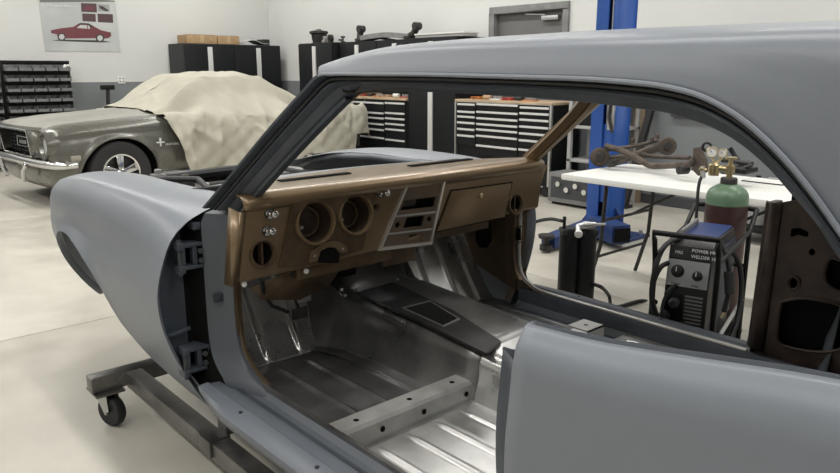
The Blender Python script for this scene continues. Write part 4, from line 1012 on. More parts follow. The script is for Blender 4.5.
tool_chest('black tool chest at left, wooden top, partly behind the covered coupe', 334, 407.5,
    [(335, 385.5, zr(375, [102.5, 112.5, 117.5, 123.5, 129, 137])), (386, 406.5, zr(396, [103, 113, 118.5, 124, 129.5, 140]))], 1.025, False)
tool_chest('wide black tool chest with silver corner posts, on the right below the dashboard top line', 457.3, 553,
    [(458.5, 477.3, zr(468, [104, 111.5, 116.5, 122.5, 129, 135.5])), (477.8, 520.5, zr(499, [104.5, 112.5, 119, 125, 130.5, 137, 147])), (521, 552, zr(536, [107.5, 113.5, 120, 127, 134, 141, 150.5]))], 1.045, True)
# odds and ends lying on the chest tops
ci = 0
cols_ = [mat('tool_red', (.45, .05, .03), .4), mat('tool_orange', (.55, .18, .04), .4), white, iron, mat('tool_tan', (.45, .3, .18), .6)]
nm = ['red', 'orange', 'white', 'black', 'tan']
pos_ = ['near its left end', 'left of the middle', 'at its middle', 'right of the middle', 'near its right end', 'at its far right end']
for (x0, x1, zt, cn) in ((bx(352), bx(404), 1.025, 'left tool chest'), (bx(466), bx(530), 1.045, 'right tool chest')):
    for i in range(6):
        x = x0+(x1-x0)*(i+.3)/6; k = (i*3+ci) % 5; hgt = .03+.02*((i*7) % 3)
        kind = i % 3
        t = thing(['screwdriver_case', 'spray_can', 'socket_tray'][kind], '%s %s on the %s, %s' % (nm[k], ['tool case', 'tin lying down', 'socket tray'][kind], cn, pos_[i]), ['tool case', 'tin', 'tray'][kind], (x, FY-.15, zt))
        if kind == 0:
            MB().box((x-.07, FY-.20, zt), (x+.07, FY-.10, zt+hgt)).build('case', cols_[k], t, bev=.008); MB().tube([(x-.03, FY-.10, zt+.02), (x-.03, FY-.085, zt+.02), (x+.03, FY-.085, zt+.02), (x+.03, FY-.10, zt+.02)], .004, 6).build('handle', blackm, t)
        elif kind == 1:
            MB().lathe([(.0, 0), (.024, 0), (.026, .004), (.026, .11), (.018, .122), (.010, .13), (0, .13)], (x-.06, FY-.14, zt+.026), (1, 0, 0), 14).build('can', cols_[k], t)
        else:
            MB().box((x-.08, FY-.21, zt), (x+.08, FY-.09, zt+.012)).build('tray', cols_[k], t, bev=.003)
            for j in range(5): MB().cyl((x-.06+.03*j, FY-.15, zt+.012), (x-.06+.03*j, FY-.15, zt+.045), .011, n=8).build('socket', satin, t)
    ci += 1
# parts lying on top of the tall cabinets, z = 1.79
TZ = 1.792
def tpx(px, py, y=-4.75): return at(px, py, y=y)
bk = thing('brake_drum', 'dark round brake drum standing on the left end of the back cabinets', 'car part', (tpx(317.5, 43).x, -4.78, TZ))
c = Vector((tpx(317.5, 43).x, -4.78, TZ)); MB().lathe([(0, 0), (.10, 0), (.10, .04), (.11, .06), (.115, .13), (.145, .15), (.145, .18), (.10, .19), (.04, .20), (.03, .215), (0, .215)], c, (0, 0, 1), 24).build('drum', iron, bk)
for k in range(5): MB().cyl(c+Vector((.06*cos(k*1.257), .06*sin(k*1.257), .19)), c+Vector((.06*cos(k*1.257), .06*sin(k*1.257), .205)), .008, n=6).build('stud', satin, bk)
for i, (px, lb) in enumerate(((326, 'pale carburettor body on the cabinet top beside the brake drum'), (332, 'dark pulley on the cabinet top right of the carburettor'), (343, 'small dark valve on the cabinet top, rightmost of the little parts'))):
    x = tpx(px, 43).x; t = thing(['carburettor', 'pulley', 'valve'][i], lb, 'car part', (x, -4.75, TZ))
    if i == 0:
        MB().box((x-.05, -4.80, TZ), (x+.05, -4.70, TZ+.05)).box((x-.035, -4.785, TZ+.05), (x+.035, -4.715, TZ+.10)).build('body', satin, t, bev=.008); MB().cyl((x, -4.75, TZ+.10), (x, -4.75, TZ+.115), .03).build('throat', iron, t)
    elif i == 1:
        MB().lathe([(.0, 0), (.06, 0), (.06, .012), (.045, .022), (.06, .034), (.06, .046), (.02, .046), (.02, .06), (0, .06)], (x, -4.75, TZ+.061), (0.1, 1, 0), 20).build('wheel', iron, t); MB().box((x-.03, -4.75, TZ), (x+.03, -4.70, TZ+.03)).build('bracket', iron, t, bev=.004)
    else:
        MB().lathe([(.035, 0), (.035, .015), (.012, .02), (.012, .06), (.035, .065), (.035, .085), (0, .09)], (x, -4.75, TZ), (0, 0, 1), 12).build('stem', iron, t); MB().cyl((x, -4.75, TZ+.035), (x+.1, -4.75, TZ+.035), .014, n=10).build('port', iron, t)
sf = thing('subframe', 'dark grey suspension subframe with two raised horns on the back cabinets', 'car part', (tpx(390, 40).x, -4.78, TZ))
def sp_(px, py, y=-4.78): return at(px, py, y=y)
MB().grid([[p+Vector((0, -.07, -.03)), p+Vector((0, -.07, .035)), p+Vector((0, .07, .035)), p+Vector((0, .07, -.03))] for p in smooth([sp_(364, 38.5), sp_(375, 36.5), sp_(390, 35), sp_(402, 36), sp_(412, 37)], 14)], closed=True).build('crossbeam', mgrey, sf, ang=40)
for (a, nn) in (((361, 40, 360, 35, 361, 29), 1), ((410, 38, 414, 33, 417, 26), 2)):
    MB().tube([sp_(a[0], a[1]), sp_(a[2], a[3]), sp_(a[4], a[5])], [.07, .045, .05], 10).build('horn', iron, sf)
    MB().cyl(sp_(a[4], a[5])+Vector((0, .05, .0)), sp_(a[4], a[5])+Vector((0, -.05, .0)), .05, n=14).build('bushing', iron, sf)
p = sp_(361, 41); MB().box((p.x-.07, -4.86, TZ), (p.x+.05, -4.70, TZ+.04)).build('foot', iron, sf, bev=.01)
p = sp_(411, 40); MB().box((p.x-.05, -4.86, TZ), (p.x+.07, -4.70, TZ+.04)).build('foot', iron, sf, bev=.01)
MB().tube([sp_(366, 41), sp_(380, 38), sp_(398, 41)], .018, 8).build('control_rod', iron, sf)
bx_ = thing('plastic_case', 'long pale translucent box on the back cabinets right of the subframe', 'box', (tpx(444, 38).x, -4.8, TZ))
xa, xb = tpx(419, 38).x, tpx(468, 38).x
MB().box((xb, -4.92, TZ), (xa, -4.68, TZ+.035)).build('tray', lgrey, bx_, bev=.008); MB().box((xb-.005, -4.93, TZ+.035), (xa+.005, -4.67, TZ+.055)).build('lid', white, bx_, bev=.006)

# ================================================================ LIFT
lf = thing('vehicle_lift_post', 'blue two-post vehicle lift column with base and low swing arm', 'lift', (1.27, -3.50, 0))
LX, LY = 1.29, -3.48
MB().box((LX-.105, LY-.14, .02), (LX-.09, LY+.12, 3.7)).box((LX+.09, LY-.14, .02), (LX+.105, LY+.12, 3.7)).box((LX-.105, LY-.14, .02), (LX+.105, LY-.125, 3.7)).box((LX-.105, LY+.105, .02), (LX-.055, LY+.12, 3.7)).box((LX-.01, LY+.105, .02), (LX+.105, LY+.12, 3.7)).build('column', bluep, lf, bev=.004)
MB().box((LX-.085, LY-.10, .30), (LX+.085, LY+.10, .95)).build('carriage', bluep, lf, bev=.006)
MB().tube([(LX-.03, LY+.09, .9), (LX-.03, LY+.09, 3.6)], .008, 6).build('lift_cable', satin, lf)
MB().box((LX-.32, LY-.22, 0), (LX+.30, LY+.22, .02)).build('base_plate', blued, lf, bev=.003)
for k in range(4): MB().cyl((LX-.26+.5*(k % 2), LY-.17+.34*(k//2), .02), (LX-.26+.5*(k % 2), LY-.17+.34*(k//2), .05), .018, n=6).build('anchor_bolt', satin, lf)
for sx in (1, -1): MB().add([(LX+sx*.105, LY, .02), (LX+sx*.28, LY, .02), (LX+sx*.105, LY, .25), (LX+sx*.105, LY+.01, .02), (LX+sx*.28, LY+.01, .02), (LX+sx*.105, LY+.01, .25)], [(0,1,2),(5,4,3),(0,3,4,1),(1,4,5,2),(2,5,3,0)]).build('gusset', blued, lf)
pa = at(546, 246, z=.05)
ar = MB().beam((LX, LY+.17, .11), (pa.x+.02, pa.y-.05, .07), .13, .09).build('swing_arm', blued, lf, bev=.006)
MB().lathe([(.05, .02), (.05, .06), (.02, .07), (.02, .11), (.06, .115), (.065, .14), (0, .142)], (pa.x, pa.y, 0), (0, 0, 1), 18).build('lift_pad', iron, ar)
MB().beam((LX-.05, LY+.18, .12), (LX-.40, LY+.36, .12), .16, .15).build('swing_arm', blued, lf, bev=.006)
MB().prism([(LX-.405+.018, LY+.38+.055, .065), (LX-.405-.048, LY+.38-.045-.02, .065), (LX-.405-.048, LY+.38-.045-.02, .175), (LX-.405+.018, LY+.38+.055, .175)], (-.002, .001, 0)).build('arm_end_opening', void, lf, sm=False)
c = at(612, 115, y=LY+.15); MB().box(c+Vector((-.03, 0, -.12)), c+Vector((.03, .02, .10))).build('lock_bracket', satin, lf, bev=.005)
MB().tube([c+Vector((0, .03, .1)), c+Vector((.01, .03, -.02)), c+Vector((-.03, .03, -.14))], .012, 6).build('lock_chain', iron, lf)

# ================================================================ TABLE AND WHAT LIES ON IT
tb = thing('folding_table', 'white plastic folding table by the far door opening, loaded with suspension parts', 'table', (-.28, -2.35, 0))
TX0, TX1, TY0, TY1 = -1.20, .64, -2.74, -1.975
MB().box((TX0, TY0, .70), (TX1, TY1, .74)).build('tabletop', white, tb, bev=.012)
for x in (TX1-.28, TX0+.28):
    for y in (TY0+.1, TY1-.1): MB().tube([(x, y, .70), (x+(.02 if x > 0 else -.02), y, .30), (x+(.10 if x > 0 else -.10), y, .01)], .013, 10).build('leg', iron, tb)
    MB().tube([(x+.04*(1 if x > 0 else -1), TY0+.1, .22), (x+.04*(1 if x > 0 else -1), TY1-.1, .22)], .010, 8).build('leg_stretcher', iron, tb)
    MB().tube([(x, TY0+.38, .46), (x*.35-.18, TY0+.38, .70)], .009, 8).build('fold_brace', iron, tb)
    MB().tube([(x+.01, TY0+.1, .46), (x+.01, TY1-.1, .46)], .010, 8).build('leg_stretcher', iron, tb)
def sx(px, py, y=-2.40): return at(px, py, y=y)
su = thing('trailing_arm_assembly', 'rusty brown rear trailing arms with round hubs, at left end of white table', 'car part', (.1, -2.45, .74))
def hub(px, py, y, r, nm_='hub'):
    c = sx(px, py, y); ax = Vector((-.55, .8, .1)).normalized()
    o = MB().lathe([(0, -.05), (r*.8, -.05), (r, -.03), (r, .015), (r*.85, .02), (r*.8, .035), (r*.45, .035), (r*.4, .05), (r*.2, .055), (0, .055)], c, ax, 24).build(nm_, rust, su)
    MB().lathe([(r*.42, .048), (r*.42, .062), (r*.2, .064), (0, .064)], c, ax, 12).build('hub_nut', iron, o)
hub(600, 157, -2.42, .066); hub(667, 146, -2.62, .060)
def tb_(name, pts, r, m=rust, y=-2.42, n=12, own=None): 
    return MB().tube(smooth([tuple(sx(*q[:2], y=(q[2] if len(q) > 2 else y))) for q in pts], n), r, 9).build(name, m, own or su)
tb_('trailing_arm', [(606, 146), (625, 152), (645, 163), (655, 166), (690, 164, -2.30)], .021)
tb_('axle_tube', [(606, 160, -2.5), (630, 157, -2.55), (650, 150, -2.6), (664, 146, -2.62)], .030)
tb_('spring_link', [(604, 150, -2.5), (635, 146, -2.6), (658, 140, -2.66)], .014)
tb_('track_rod', [(618, 163, -2.40), (640, 156, -2.5), (660, 157, -2.5), (690, 158, -2.42)], .014)
c = sx(612, 163, -2.36); MB().cyl(c+Vector((0, .03, -.002)), c+Vector((0, -.03, 0)), .026, n=14).build('bush', iron, su)
c = sx(643, 156, -2.5); MB().cyl(c+Vector((0, .03, -.002)), c+Vector((0, -.03, 0)), .022, n=14).build('bush', rust, su)
for q in ((633, 143), (652, 142), (657, 139)): c = sx(*q, -2.6); MB().lathe([(.012, 0), (.016, .02), (.008, .035), (0, .036)], c, (0, 0, 1), 8).build('bolt', rust, su)
sp2 = thing('steering_knuckle', 'brown spindle bracket plate standing on the table behind the gas regulator', 'car part', tuple(sx(695, 165, -2.3))[:2]+(.74,))
c = sx(697, 162, -2.30)
MB().prism([sx(a, b_, -2.30) for a, b_ in ((693, 148), (699, 147), (706, 160), (707, 172), (698, 176), (692, 170))], (0, -.02, 0)).build('plate', rust, sp2, bev=.003)
c = sx(683, 170, -2.28); MB().cyl(c+Vector((.01, .03, 0)), c+Vector((-.01, -.03, 0)), .026, n=16).build('hub', iron, sp2)
MB().tube([sx(683, 168, -2.28), sx(694, 160, -2.3)], .018, 8).build('arm', rust, sp2)
c = sx(707, 147, -2.36); MB().lathe([(.018, -.012), (.030, -.012), (.030, .012), (.018, .012)], c, (-.3, 1, 0), 20).build('ring', iron, sp2)
ct = thing('upper_control_arm', 'black control arm lying at right part of white table', 'car part', tuple(sx(735, 172, -2.35))[:2]+(.74,))
tb_('arm', [(722, 160, -2.4), (738, 162, -2.4), (752, 164, -2.35)], .014, iron, own=ct)
tb_('arm', [(722, 172, -2.3), (735, 172, -2.3), (752, 165, -2.3)], .012, iron, own=ct)
tb_('strut', [(730, 148, -2.5), (735, 156, -2.5), (742, 166, -2.45)], .014, black, own=ct)
MB().box(sx(738, 170, -2.32)+Vector((-.08, -.08, -.012)), sx(738, 170, -2.32)+Vector((.08, .08, .018))).build('pivot_block', black, ct, bev=.008)
pc = at(768, 181, z=.745); pn = thing('clipboard', 'dark clipboard with white paper at the right end of the table', 'clipboard', (pc.x, pc.y, .741))
MB().box((pc.x-.12, pc.y-.09, .741), (pc.x+.12, pc.y+.09, .745)).build('board', black, pn, bev=.002)
MB().box((pc.x-.11, pc.y-.085, .745), (pc.x+.11, pc.y+.08, .7465)).build('paper', white, pn)
MB().box((pc.x-.03, pc.y-.09, .7465), (pc.x+.03, pc.y-.07, .756)).build('clip', satin, pn, bev=.003)

# ================================================================ GAS CYLINDER, CART, WELDER
WX, WY = -.70, -1.23                                         # welder centre
GC = at(723.5, 236, d=3.44); gx, gy = GC.x, GC.y
ca = thing('welding_cart', 'black tubular welding cart with rear wheels, carrying welder and gas cylinder', 'cart', (WX, WY, 0))
gcy = thing('gas_cylinder', 'maroon shielding gas cylinder with green shoulder, strapped behind welder', 'gas cylinder', (gx, gy, .12))
rg = .096; zt = at(723, 182, d=3.44).z
MB().lathe([(0, .12), (rg*.95, .12), (rg, .13), (rg, zt-.095)], (gx, gy, 0), (0, 0, 1), 36).build('cylinder_body', maroon, gcy)
MB().lathe([(rg, zt-.095), (rg, zt-.065), (rg*.96, zt-.045), (rg*.85, zt-.026), (rg*.62, zt-.010), (rg*.42, zt), (.034, zt+.003)], (gx, gy, 0), (0, 0, 1), 36).build('cylinder_shoulder', greenp, gcy)
MB().lathe([(.038, zt-.002), (.038, zt+.024), (.034, zt+.03), (.0, zt+.03)], (gx, gy, 0), (0, 0, 1), 20).build('neck_ring', iron, gcy)
MB().lathe([(.014, zt+.03), (.014, zt+.05), (.022, zt+.052), (.022, zt+.085), (.012, zt+.09), (.010, zt+.115), (.028, zt+.117), (.028, zt+.127), (0, zt+.13)], (gx, gy, 0), (0, 0, 1), 14).build('cylinder_valve', brass, gcy)
rv_ = RT
def gp(px, py): return at(px, py, d=3.40)
reg = thing('gas_regulator', 'brass gas regulator with two round white gauges on the cylinder valve', 'regulator', tuple(gp(716, 168)))
MB().cyl(Vector((gx, gy, zt+.068)), gp(712, 167), .014, n=12).lathe([(.0, -.03), (.024, -.03), (.026, -.01), (.026, .02), (.014, .03), (0, .032)], gp(714, 169), (0, 0, 1), 16).cyl(gp(705, 171), gp(700, 168), .013, .010).build('regulator_body', brass, reg)
for (px, py, r_) in ((712, 152, .026), (722.5, 153, .022)):
    c = gp(px, py); ax = (CAM-c).normalized(); ax.z = 0; ax = (ax+Vector((0, .35, 0))).normalized()
    g_ = MB().lathe([(0, -.02), (r_*.7, -.02), (r_, -.012), (r_, .008), (r_*.88, .011), (r_*.86, .007)], c, ax, 24).build('gauge', brass, reg)
    MB().lathe([(r_*.87, .0075), (0, .008)], c, ax, 20).build('gauge_dial', white, g_)
    MB().beam(c+ax*.0095, c+ax*.0095+Vector((.008, 0, .010)), .002, .002).build('needle', void, g_)
    MB().cyl(c-Vector((0, 0, r_*.8)), gp(716, 164), .006, n=8).build('gauge_stem', brass, g_)
MB().cyl(gp(703, 166), gp(703, 178), .011).build('outlet_fitting', white if 0 else satin, reg)
hs = thing('gas_hose', 'black gas hose hanging from the regulator down behind the welder', 'hose', tuple(gp(703, 178)))
MB().tube(smooth([tuple(gp(703, 174)), tuple(gp(699, 184)), tuple(gp(697, 205)), tuple(gp(696, 228)), tuple(gp(697, 240)), (WX+.05, WY-.20, .55)], 24), .0075, 8).build('hose', rubber, hs)
# welder, local frame turned so that its front looks at the camera side
WR = R(104); we = thing('welder', 'black and dark blue MIG welder with silver control panel on cart', 'welder', (WX, WY, .22), WR)
# local: x = front direction, y = left of front
Ww, Wd, Wh = .098, .235, .475
blk2 = mat('welder_black', (.016, .016, .017), .42)
side = [(-Wd, 0), (-Wd, Wh-.04), (-Wd+.03, Wh-.005), (Wd*.65, Wh), (Wd*.86, Wh-.03), (Wd, Wh-.20), (Wd, 0)]
MB().prism([(x, -Ww+.01, z) for x, z in side], (0, 2*Ww-.02, 0)).build('case', blk2, we, local=True, bev=.010)
for sg in (1, -1):
    MB().box((-Wd+.03, sg*(Ww-.012) if sg > 0 else -Ww-.002, .08), (Wd*.55, Ww+.002 if sg > 0 else -Ww+.012, Wh-.05)).build('side_panel', mat('welder_navy', (.018, .026, .045), .4), we, local=True, bev=.006)
# sloping control panel face from (Wd*.86,Wh-.03) to (Wd,Wh-.20)
a_ = Vector((Wd*.86, 0, Wh-.03)); b_ = Vector((Wd, 0, Wh-.20)); dn = (b_-a_); nn = Vector((-dn.z, 0, dn.x)).normalized(); nn = nn if nn.x > 0 else -nn
def wp(u, v, o_=.0): return a_+dn*v+nn*o_+Vector((0, u*Ww, 0))      # u: -1..1 (right..left seen from front is +), v: 0 top ..1
def wq(u0, v0, u1, v1, o_): return [wp(u0, v0, o_), wp(u1, v0, o_), wp(u1, v1, o_), wp(u0, v1, o_)]
pm = mat('panel_silver', (.30, .31, .32), .35, .5)
MB().prism(wq(-.84, .32, .84, .96, .003), nn*.004).build('control_panel', pm, we, local=True, sm=False)
MB().prism(wq(-.86, -.02, .86, .28, .002), nn*.004).build('upper_panel', blk2, we, local=True, sm=False)
Mw = ROOTM[we.name]; R3 = Mw.to_3x3()
def wtext(s_, u, v, size, m, o_=.008, par=None):
    p = Mw @ wp(u, v, o_); return text(s_, size, frame(p, R3 @ Vector((0, 1, 0)), R3 @ (-dn).normalized()), m, 'panel_lettering', we, .0004)
lw = mat('lettering_white', (.7, .7, .7), .5)
wtext('MIG', -.62, .18, .018, lw); wtext('POWER MIG', .05, .10, .019, lw); wtext('WELDER 180', .05, .24, .019, lw)
for (u, v, r_) in ((-.42, .60, .022), (.40, .66, .017)):
    MB().lathe([(r_*1.25, 0), (r_*1.2, .003), (r_, .005), (r_*.9, .024), (r_*.6, .027), (0, .027)], wp(u, v, .007), nn, 20).build('knob', rubber, we, local=True)
    MB().beam(wp(u, v, .0345), wp(u, v-.10, .0345), .003, .002).build('knob_mark', lw, we, local=True)
wtext('VOLTS', -.62, .93, .012, void, .0085); wtext('WIRE', .22, .93, .012, void, .0085)
# lower front: louvres, sockets
for i in range(9): MB().box((Wd, .0, .24-.016*i), (Wd+.004, Ww*.72, .247-.016*i)).build('louvre', mgrey, we, local=True)
MB().box((Wd-.01, -Ww*.88, .03), (Wd+.006, -.01, .25)).build('socket_panel', black, we, local=True, bev=.004)
for (y, z) in ((-.04, .21), (-.075, .15), (.03, .045)): MB().lathe([(.022, 0), (.022, .02), (.014, .03), (0, .03)], (Wd+.004, y, z), (1, 0, 0), 14).build('cable_socket', dgrey, we, local=True)
MB().box((Wd, -Ww*.7, .095), (Wd+.006, Ww*.8, .105)).build('seam_strip', satin, we, local=True)
MB().tube([(Wd*.6, -.06, Wh), (Wd*.6, -.06, Wh+.02), (-Wd*.5, -.06, Wh+.025), (-Wd*.5, -.06, Wh)], .009, 8).build('carry_handle', mgrey, we, local=True)
MB().box((-Wd*.8, -.06, Wh-.002), (Wd*.4, .08, Wh+.004)).build('top_label', mat('label_blue', (.02, .04, .15), .4), we, local=True)
# cart frame in the same turned frame (world coords via matrix)
Mc = Matrix.Translation((WX, WY, 0)) @ Matrix.Rotation(WR, 4, 'Z')
def cp(x, y, z): return Mc @ Vector((x, y, z))
MB().box((-.28, -.125, .195), (.27, .125, .215), Mc).build('shelf', black, ca)
MB().box((-.28, -.125, .10), (.27, .125, .11), Mc).build('lower_tray', black, ca)
for sg in (1, -1):
    MB().tube([cp(.27, sg*.125, .03), cp(.27, sg*.125, .60), cp(.30, sg*.125, .70)], .011, 10).build('front_post', black, ca)
    MB().tube([cp(-.27, sg*.14, .10), cp(-.27, sg*.14, .66), cp(-.42, sg*.14, .74)], .011, 10).build('rear_post', black, ca)
    MB().tube([cp(.27, sg*.125, .26), cp(-.27, sg*.14, .34)], .009, 8).build('side_bar', lgrey, ca)
    MB().tube([cp(.28, sg*.125, .63), cp(-.27, sg*.14, .66)], .009, 8).build('top_side_bar', black, ca)
MB().tube([cp(.30, -.125, .70), cp(.315, -.13, .735), cp(.315, .13, .735), cp(.30, .125, .70)], .012, 10).build('push_handle', black, ca)
MB().tube([cp(-.42, -.14, .74), cp(-.44, 0, .745), cp(-.42, .14, .74)], .012, 10).build('rear_handle', black, ca)
MB().tube([cp(-.27, -.14, .50), cp(-.27, .14, .50)], .010, 8).build('cylinder_bar', black, ca)
gl = Mc.inverted() @ Vector((gx, gy, 0))
MB().box((gl.x-.11, gl.y-.11, .10), (gl.x+.11, gl.y+.11, .118), Mc).box((gl.x-.05, -.03, .10), (-.2, .03, .112), Mc).build('cylinder_tray', black, ca)
for sg in (1, -1):
    c = cp(-.34, sg*.20, .09); ax = (R3 @ Vector((0, sg, 0)))
    o = MB().lathe([(0, -.02), (.05, -.02), (.06, -.024), (.085, -.02), (.09, -.012), (.09, .012), (.085, .02), (.06, .024), (.05, .018), (.02, .02), (0, .025)], c, ax, 26).build('wheel', rubber, ca)
    MB().lathe([(.05, .02), (.045, .024), (.02, .026), (0, .03)], c, ax, 20).build('hub_cap', lgrey, o)
    MB().lathe([(0, 0), (.03, .0), (.03, .028), (0, .028)], cp(.24, sg*.13, .03), ax, 14).build('front_caster', rubber, ca)
MB().tube([cp(-.34, -.2, .09), cp(-.34, .2, .09)], .01, 8).build('axle', iron, ca)
# coiled torch cable
tc_ = thing('torch_cable', 'thick black welding torch cable coiled in big loops around the welder', 'cable', tuple(cp(.30, 0, .3)))
pts = []
for (px, py, d_) in ((672, 262, 2.78), (660, 268, 2.76), (652, 290, 2.76), (655, 322, 2.78), (668, 342, 2.8), (690, 352, 2.85), (715, 352, 2.9), (732, 335, 2.95), (740, 305, 2.98), (741, 275, 2.98), (735, 255, 2.96), (722, 243, 2.9), (700, 237, 2.84), (680, 238, 2.78), (664, 247, 2.74), (655, 270, 2.72), (652, 300, 2.72), (662, 325, 2.74), (675, 336, 2.75), (686, 334, 2.745)):
    pts.append(tuple(at(px, py, d=d_+.24)))
MB().tube(smooth(pts, 120), .011, 10).build('cable', rubber, tc_)
pts = [tuple(at(px, py, d=d_+.24)) for (px, py, d_) in ((722, 243, 2.72), (728, 262, 2.70), (730, 285, 2.70), (724, 312, 2.72))]
MB().tube(smooth(pts, 24), .010, 8).build('torch_lead', rubber, tc_)
MB().tube([at(729, 272, d=2.93), at(730, 294, d=2.93)], .020, 10).build('torch_handle', blackm, tc_)
MB().tube([at(724, 312, d=2.96), at(721, 318, d=2.96)], [.008, .005], 8).build('torch_tip', brass, tc_)
gcb = thing('ground_cable', 'thin black ground lead plugged into the front of the welder', 'cable', tuple(at(668, 300, d=3.04)))
MB().tube(smooth([tuple(at(678, 284, d=3.00)), tuple(at(668, 292, d=2.96)), tuple(at(662, 310, d=2.96)), tuple(at(668, 330, d=2.96)), tuple(at(684, 322, d=2.98))], 30), .007, 8).build('cable', rubber, gcb)
# hoses on the floor to the left of the welder
fh = thing('floor_hose', 'black hose snaking over the floor from behind the canister to the welder', 'hose', tuple(at(600, 300, z=.01)))
MB().tube(smooth([tuple(at(q[0], q[1], z=.013)) for q in ((585, 297), (598, 302), (612, 308), (640, 301), (652, 303))]+[tuple(at(655, 302, d=3.0))], 40), .012, 8).build('hose', rubber, fh)
fh2 = thing('floor_hose', 'second black hose arching out of the canister side onto the floor', 'hose', tuple(at(608, 305, z=.01)))
MB().tube(smooth([tuple(at(591, 284, d=4.0)), tuple(at(601, 287, d=3.95)), tuple(at(609, 296, z=.05)), tuple(at(611, 307, z=.013)), tuple(at(618, 312, z=.013)), tuple(at(640, 322, z=.013))], 40), .011, 8).build('hose', rubber, fh2)
# black canister with wing fitting
cx0 = at(575, 300, d=4.05); kx, ky = cx0.x, cx0.y
kn = thing('twin_canister', 'tall black twin-tube canister with silver wing fitting on top, on floor', 'canister', (kx, ky, 0), YAW)
for s_ in (-.048, .048):
    MB().lathe([(0, 0), (.053, 0), (.055, .006), (.055, .52), (.050, .535), (0, .537)], (0, s_, 0), (0, 0, 1), 24).build('tube', black, kn, local=True)
MB().box((-.04, -.11, 0), (.04, .11, .012)).build('base_plate', black, kn, local=True, bev=.004)
MB().box((-.05, -.10, .50), (.05, .10, .53)).build('top_clamp', blackm, kn, local=True, bev=.006)
MB().tube([(-.02, .085, .52), (-.02, .085, .60)], .009, 8).build('pin', black, kn, local=True)
MB().tube([(-.03, .01, .545), (-.06, -.02, .560), (-.055, -.08, .565)], [.018, .022, .012], 10).tube([(-.03, .01, .548), (-.09, .02, .52)], [.016, .018], 10).tube([(-.05, -.05, .56), (-.03, -.14, .56)], [.010, .006], 8).build('wing_fitting', satin, kn, local=True)
MB().lathe([(0, 0), (.022, 0), (.022, .01), (0, .012)], (-.09, .02, .52), (-1, .2, -.4), 14).build('valve_cap', white, kn, local=True)
ah = thing('air_line', 'thin black air line reaching from the canister behind the car pillar', 'hose', tuple(at(560, 222, d=4.0)))
MB().tube(smooth([tuple(at(562, 221, d=4.02)), tuple(at(550, 219, d=4.1)), tuple(at(535, 222, d=4.2)), tuple(at(520, 228, d=4.3)), tuple(at(505, 250, d=4.3)), tuple(at(500, 262, z=.01))], 24), .010, 8).build('hose', rubber, ah)
# things along the back wall, right part
def low_cart(px, py, w_, h_, lab, nm_, mm):
    c = at(px, py, z=0.0); t = thing(nm_, lab, 'dolly', (c.x, c.y, 0))
    MB().box((c.x-w_, c.y-.20, h_), (c.x+w_, c.y+.20, h_+.06)).build('deck', mm, t, bev=.01)
    MB().box((c.x-w_+.03, c.y-.17, h_+.06), (c.x+w_-.03, c.y+.17, h_+.075)).build('pad', mgrey, t, bev=.005)
    for a in (-1, 1):
        for b2 in (-1, 1): MB().cyl((c.x+a*(w_-.06), c.y+b2*.16-.012, h_*.5), (c.x+a*(w_-.06), c.y+b2*.16+.012, h_*.5), h_*.5, n=16).build('caster', satin if b2 > 0 else rubber, t)
    return t
low_cart(684, 205, .27, .06, 'low grey wheeled creeper board under the table, by the wall', 'creeper', dgrey)
sc2 = thing('tool_shelf', 'black two-level rolling shelf under the right end of the table', 'shelf', (at(770, 215, z=0).x, -4.3, 0))
X0 = at(768, 210, y=-4.2).x
for z in (.10, .42): MB().box((X0-.55, -4.55, z), (X0+.26, -4.05, z+.035)).build('shelf_board', black, sc2, bev=.005)
for a in (X0-.53, X0+.24):
    for b2 in (-4.53, -4.07): MB().box((a-.015, b2-.015, .05), (a+.015, b2+.015, .5)).build('post', black, sc2)
MB().beam((X0+.24, -4.05, .12), (X0-.3, -4.05, .44), .01, .025).build('diagonal_brace', black, sc2)
for a in (X0-.45, X0+.18): MB().cyl((a, -4.08, .05), (a, -4.04, .05), .05, n=18).build('caster', satin, sc2)
tn = thing('sheet_roll', 'rolled grey sheet standing on the lower shelf board', 'roll', (X0+.1, -4.3, .135)); MB().lathe([(.07, .135), (.075, .14), (.075, .39), (.07, .40), (.05, .40)], (X0+.1, -4.25, 0), (0, 0, 1), 20).build('roll_body', lgrey, tn)
# grey machine box behind the lift (px 557-600, y 172-195)
c = at(577, 197, y=-4.35); mbx = thing('compressor_case', 'grey metal case with chrome fittings on the floor left of the lift', 'machine', (c.x, -4.5, 0))
MB().box((c.x-.26, -4.62, .03), (c.x+.34, -4.30, .34)).build('case', mgrey, mbx, bev=.01)
MB().box((c.x-.22, -4.302, .08), (c.x+.30, -4.295, .30)).build('front_recess', dgrey, mbx)
for k in range(4): MB().cyl((c.x-.14+.11*k, -4.30, .18+.05*(k % 2)), (c.x-.14+.11*k, -4.26, .18+.05*(k % 2)), .028, n=14).build('fitting', chrome, mbx)
for k in (-1, 1): MB().box((c.x+.04+k*.25-.03, -4.6, 0), (c.x+.04+k*.25+.03, -4.35, .03)).build('foot', rubber, mbx)
sh = thing('shelf_unit', 'grey metal shelf unit with stored parts, between tool chest and lift', 'shelf', (2.45, -4.75, 0))
for z in (.42, .78, 1.12): MB().box((1.95, -5.05, z), (2.58, -4.65, z+.03)).build('shelf_board', lgrey, sh, bev=.003)
for a in (1.97, 2.56):
    for b2 in (-5.03, -4.67): MB().box((a-.02, b2-.02, 0), (a+.02, b2+.02, 1.32)).build('post', lgrey, sh)
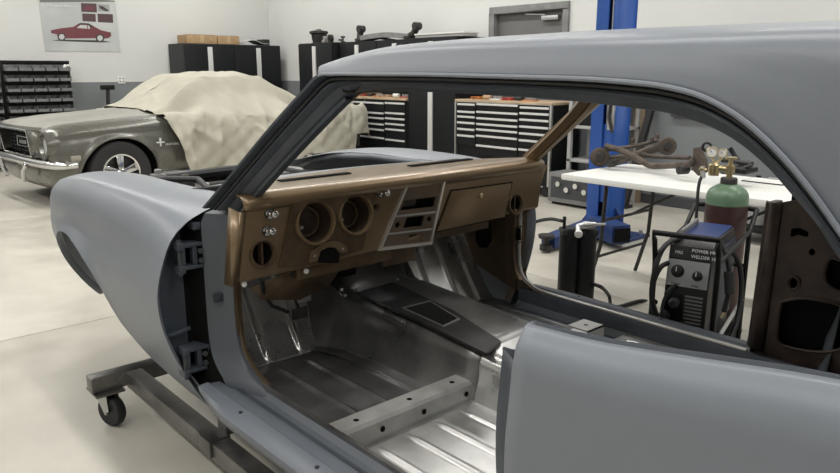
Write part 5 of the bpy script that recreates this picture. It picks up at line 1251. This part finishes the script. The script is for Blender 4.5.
for i, (x, z, w_, h_, m_, lb) in enumerate(((2.42, .811, .10, .16, black, 'black part box on middle shelf left of the lift'), (2.18, .811, .08, .10, card, 'small cardboard carton on middle shelf left of the lift'), (2.40, 1.151, .12, .10, lgrey, 'pale box on the top shelf left of the lift'), (2.15, 1.151, .06, .12, iron, 'dark tin on the top shelf left of the lift'))):
    t = thing(['part_box', 'small_carton', 'storage_box', 'paint_tin'][i], lb, ['box', 'box', 'box', 'tin'][i], (x, -4.8, z))
    if i < 3: MB().box((x-w_, -4.92, z), (x+w_, -4.70, z+h_)).build('body', m_, t, bev=.006); MB().box((x-w_-.004, -4.924, z+h_-.02), (x+w_+.004, -4.696, z+h_+.004)).build('lid', m_, t, bev=.003)
    else: MB().lathe([(w_, 0), (w_, h_), (w_+.004, h_), (w_-.004, h_+.006), (0, h_+.004)], (x, -4.8, z), (0, 0, 1), 20).build('body', m_, t); MB().tube([(x-w_, -4.8, z+h_*.8), (x, -4.8+.07, z+h_*.6), (x+w_, -4.8, z+h_*.8)], .003, 6).build('handle', satin, t)
pl = thing('wooden_panel', 'narrow brown board leaning on the back wall right of the blue lift', 'board', (at(634, 120, y=-4.95).x, -5.0, 0))
x0_ = at(629, 130, y=-4.97).x; x1_ = at(640, 130, y=-4.97).x
MB().box((x1_, -5.08, 0), (x0_, -5.04, 1.42)).build('board', mat('board_tan', (.25, .19, .13), .7, 0, .2, 4), pl, bev=.003)
MB().box((x1_+.01, -5.04, 1.2), (x0_-.01, -5.035, 1.23)).build('batten', mat('batten_brown', (.16, .11, .07), .7), pl)
bpz = thing('steel_bar', 'black steel bar leaning against the back wall above the table', 'bar', (at(650, 130, y=-5.0).x, -5.0, 0))
MB().beam(at(640, 204, z=.0)+Vector((0, .3, .03)), at(655, 95, y=-5.06), .06, .06, (0, 1, 0)).build('bar', blackm, bpz)
MB().box(at(640, 204, z=0)+Vector((-.06, .24, 0)), at(640, 204, z=0)+Vector((.06, .36, .03))).build('foot', rubber, bpz)
rl = thing('wall_rail', 'dark horizontal rail fixed to the back wall behind the table', 'rail', (.9, -5.07, .95))
MB().box((.3, -5.09, .93), (1.62, -5.05, .97)).build('rail', dgrey, rl)
for x in (.5, 1.4): MB().cyl((x, -5.1, .95), (x, -5.04, .95), .015).build('rail_bolt', satin, rl)
